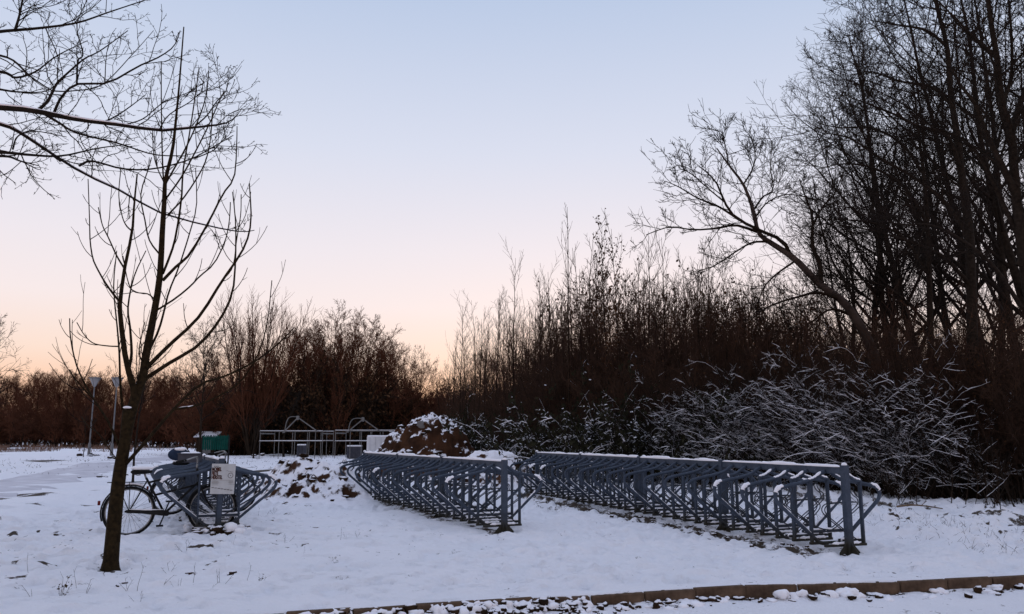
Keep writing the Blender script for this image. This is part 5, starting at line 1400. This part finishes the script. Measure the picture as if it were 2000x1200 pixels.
for i in range(1500):
    s_, w_ = rnd.uniform(-0.8, 8), rnd.uniform(1.5, 4.2)
    q = rack_pt(RACK_R, TH_R, s_, w_)
    if vnoise(q[0] * 1.3, q[1] * 1.3, 8) > 0.4: pts.append(q)
blades('tussock_grass', 'dark grass blades in the snowy verge right of the rack', pts, 0.04, 0.15, 0.0028, 'stalk', 7, 0.8)

weed_px = [(66, 1166), (118, 1162), (150, 1150), (172, 1155), (247, 1150), (266, 1150), (318, 1142), (345, 1150), (372, 1142), (412, 1150), (433, 1142), (478, 1140), (508, 1138), (330, 1122), (454, 1064), (495, 1060), (360, 1078), (662, 1056), (676, 1052), (698, 1050), (505, 1012), (520, 1004), (535, 1000), (60, 1120), (205, 1128), (270, 1176), (590, 1085), (1130, 935), (560, 1060)]
def weed(seed, n, h, leafy):
    rg = np.random.default_rng(seed)
    s = rg.normal(0, 0.02, (n, 3)); s[:, 2] = -0.02
    d = rg.normal(0, 0.35, (n, 3)); d[:, 2] = 1; d /= np.linalg.norm(d, axis=1, keepdims=True)
    P0, R0 = grow(rg, s, d, h * (0.5 + 0.6 * rg.random(n)), np.full(n, 0.0026), 6, 0.10, -0.02, 0.5)
    P1, R1 = grow(rg, *spawn(rg, P0, R0, 2, 0.5, 0.98, 0.8, 0.2, 0.3, 0.3, 0.8, 0.0018, 0.2), 3, 0.15, -0.05, 0.6)
    parts = [('stems', Geo().tubes(P0, R0, 4).tubes(P1, R1, 3).mesh('stems', 'stalk'))]
    if leafy:
        g = leaves(rg, P0[:, 2:], 5, 0.03)
        parts.append(('withered_leaves', g.mesh('withered_leaves', 'stalk', False)))
    return TreeKind(parts)
weeds = [weed(401, 2, 0.20, False), weed(402, 3, 0.22, False), weed(403, 1, 0.26, False)]
weed_leafy = weed(404, 5, 0.24, True)
for i, (px, py) in enumerate(weed_px):
    q = G(px, py)
    if i in (1, 12):
        plant(weed_leafy, 'dead_weed', ['withered leafy weed nearest the lower left corner', 'withered leafy weed low in front of the notice board'][i > 1], 'weed', q[0], q[1], 0.75 if i == 1 else 0.4, 0.7)
    else:
        plant(weeds[i % 3], 'dry_stalk', 'thin dry weed stalk poking out of the snow', 'weed', q[0], q[1], 0.4 + 0.45 * rnd.random(), rnd.random() * 6.28, 'dry weed stalks')
q = G(58, 1166); q2 = G(118, 1135)
# earth clods: under the lamps, by the path, near the racks
g = Geo(); rg = np.random.default_rng(31)
for (px, py, n_, sx, r) in [(183, 893, 10, 0.9, 0.16), (222, 896, 6, 0.6, 0.12), (205, 932, 10, 0.55, 0.085), (155, 934, 8, 0.4, 0.06), (497, 893, 8, 0.7, 0.14), (265, 935, 5, 0.3, 0.07), (250, 934, 6, 0.25, 0.06), (540, 890, 6, 0.8, 0.10), (640, 925, 12, 0.6, 0.06), (610, 940, 12, 0.6, 0.06), (600, 920, 10, 0.4, 0.05), (165, 1000, 4, 0.2, 0.04), (455, 1122, 3, 0.06, 0.025), (385, 1122, 5, 0.12, 0.018), (230, 1142, 4, 0.1, 0.018)]:
    q = G(px, py)
    for i in range(n_):
        rr_ = r * (0.4 + 0.8 * rg.random())
        x, y = q[0] + rg.normal(0, sx * 0.5), q[1] + rg.normal(0, sx * 0.5)
        g.blob((x, y, float(gz(x, y)) + rr_ * 0.15), (rr_ * 1.5, rr_, rr_ * 0.7), rg, 0.4, rg.random() * 3)
for i in range(260):
    s_, w_ = rg.random() * 10.4 - 0.1, -0.45 + rg.normal(0, 0.16)
    if vnoise(s_ * 1.5, w_ * 2, 3) < 0.35: continue
    q = rack_pt(RACK_R, TH_R, s_, w_)
    r = 0.010 + 0.022 * rg.random() ** 2
    g.blob((q[0], q[1], float(gz(q[0], q[1])) + r * 0.25), (r * 1.5, r, r * 0.8), rg, 0.4, rg.random() * 3, 1)
obj('earth_clods', g.mesh('earth_clods', 'clod'), kind='stuff', label='scattered dark earth clods on the snow', cat='soil')
# fallen pale branch on the verge
a, b_ = G(1752, 1003), G(1842, 1010)
fb = thing('fallen_branch', 'pale fallen branch lying on the snowy verge right of the rack', 'branch', (a[0], a[1], 0.12))
pp = smooth_poly([(0, 0, 0), (0.25, -0.05, 0.03), (0.5, -0.08, 0.015), (b_[0] - a[0], b_[1] - a[1], 0.02)], 10)
obj('stick', Geo().tube(pp, np.linspace(0.018, 0.009, 10), 7).mesh('stick', 'wood'), fb)
obj('side_twig', Geo().tube([pp[5], pp[5] + (0.10, 0.04, 0.06)], [0.008, 0.004], 5).mesh('side_twig', 'wood'), fb)
# pale rubble block on the tall earth heap
q = P(820, 828, 25.0)
obj('rubble_block', Geo().box((0, 0, 0), (0.20, 0.10, 0.16), 0, 0.02).blob((0.05, 0, -0.08), (0.11, 0.06, 0.05), np.random.default_rng(3), 0.3).mesh('rubble_block', 'white_steel', False), loc=(q[0], q[1] + 0.15, q[2]), rot=(0.5, 0.1, 0.2), label='pale rubble block stuck in the tall earth heap', cat='rubble')
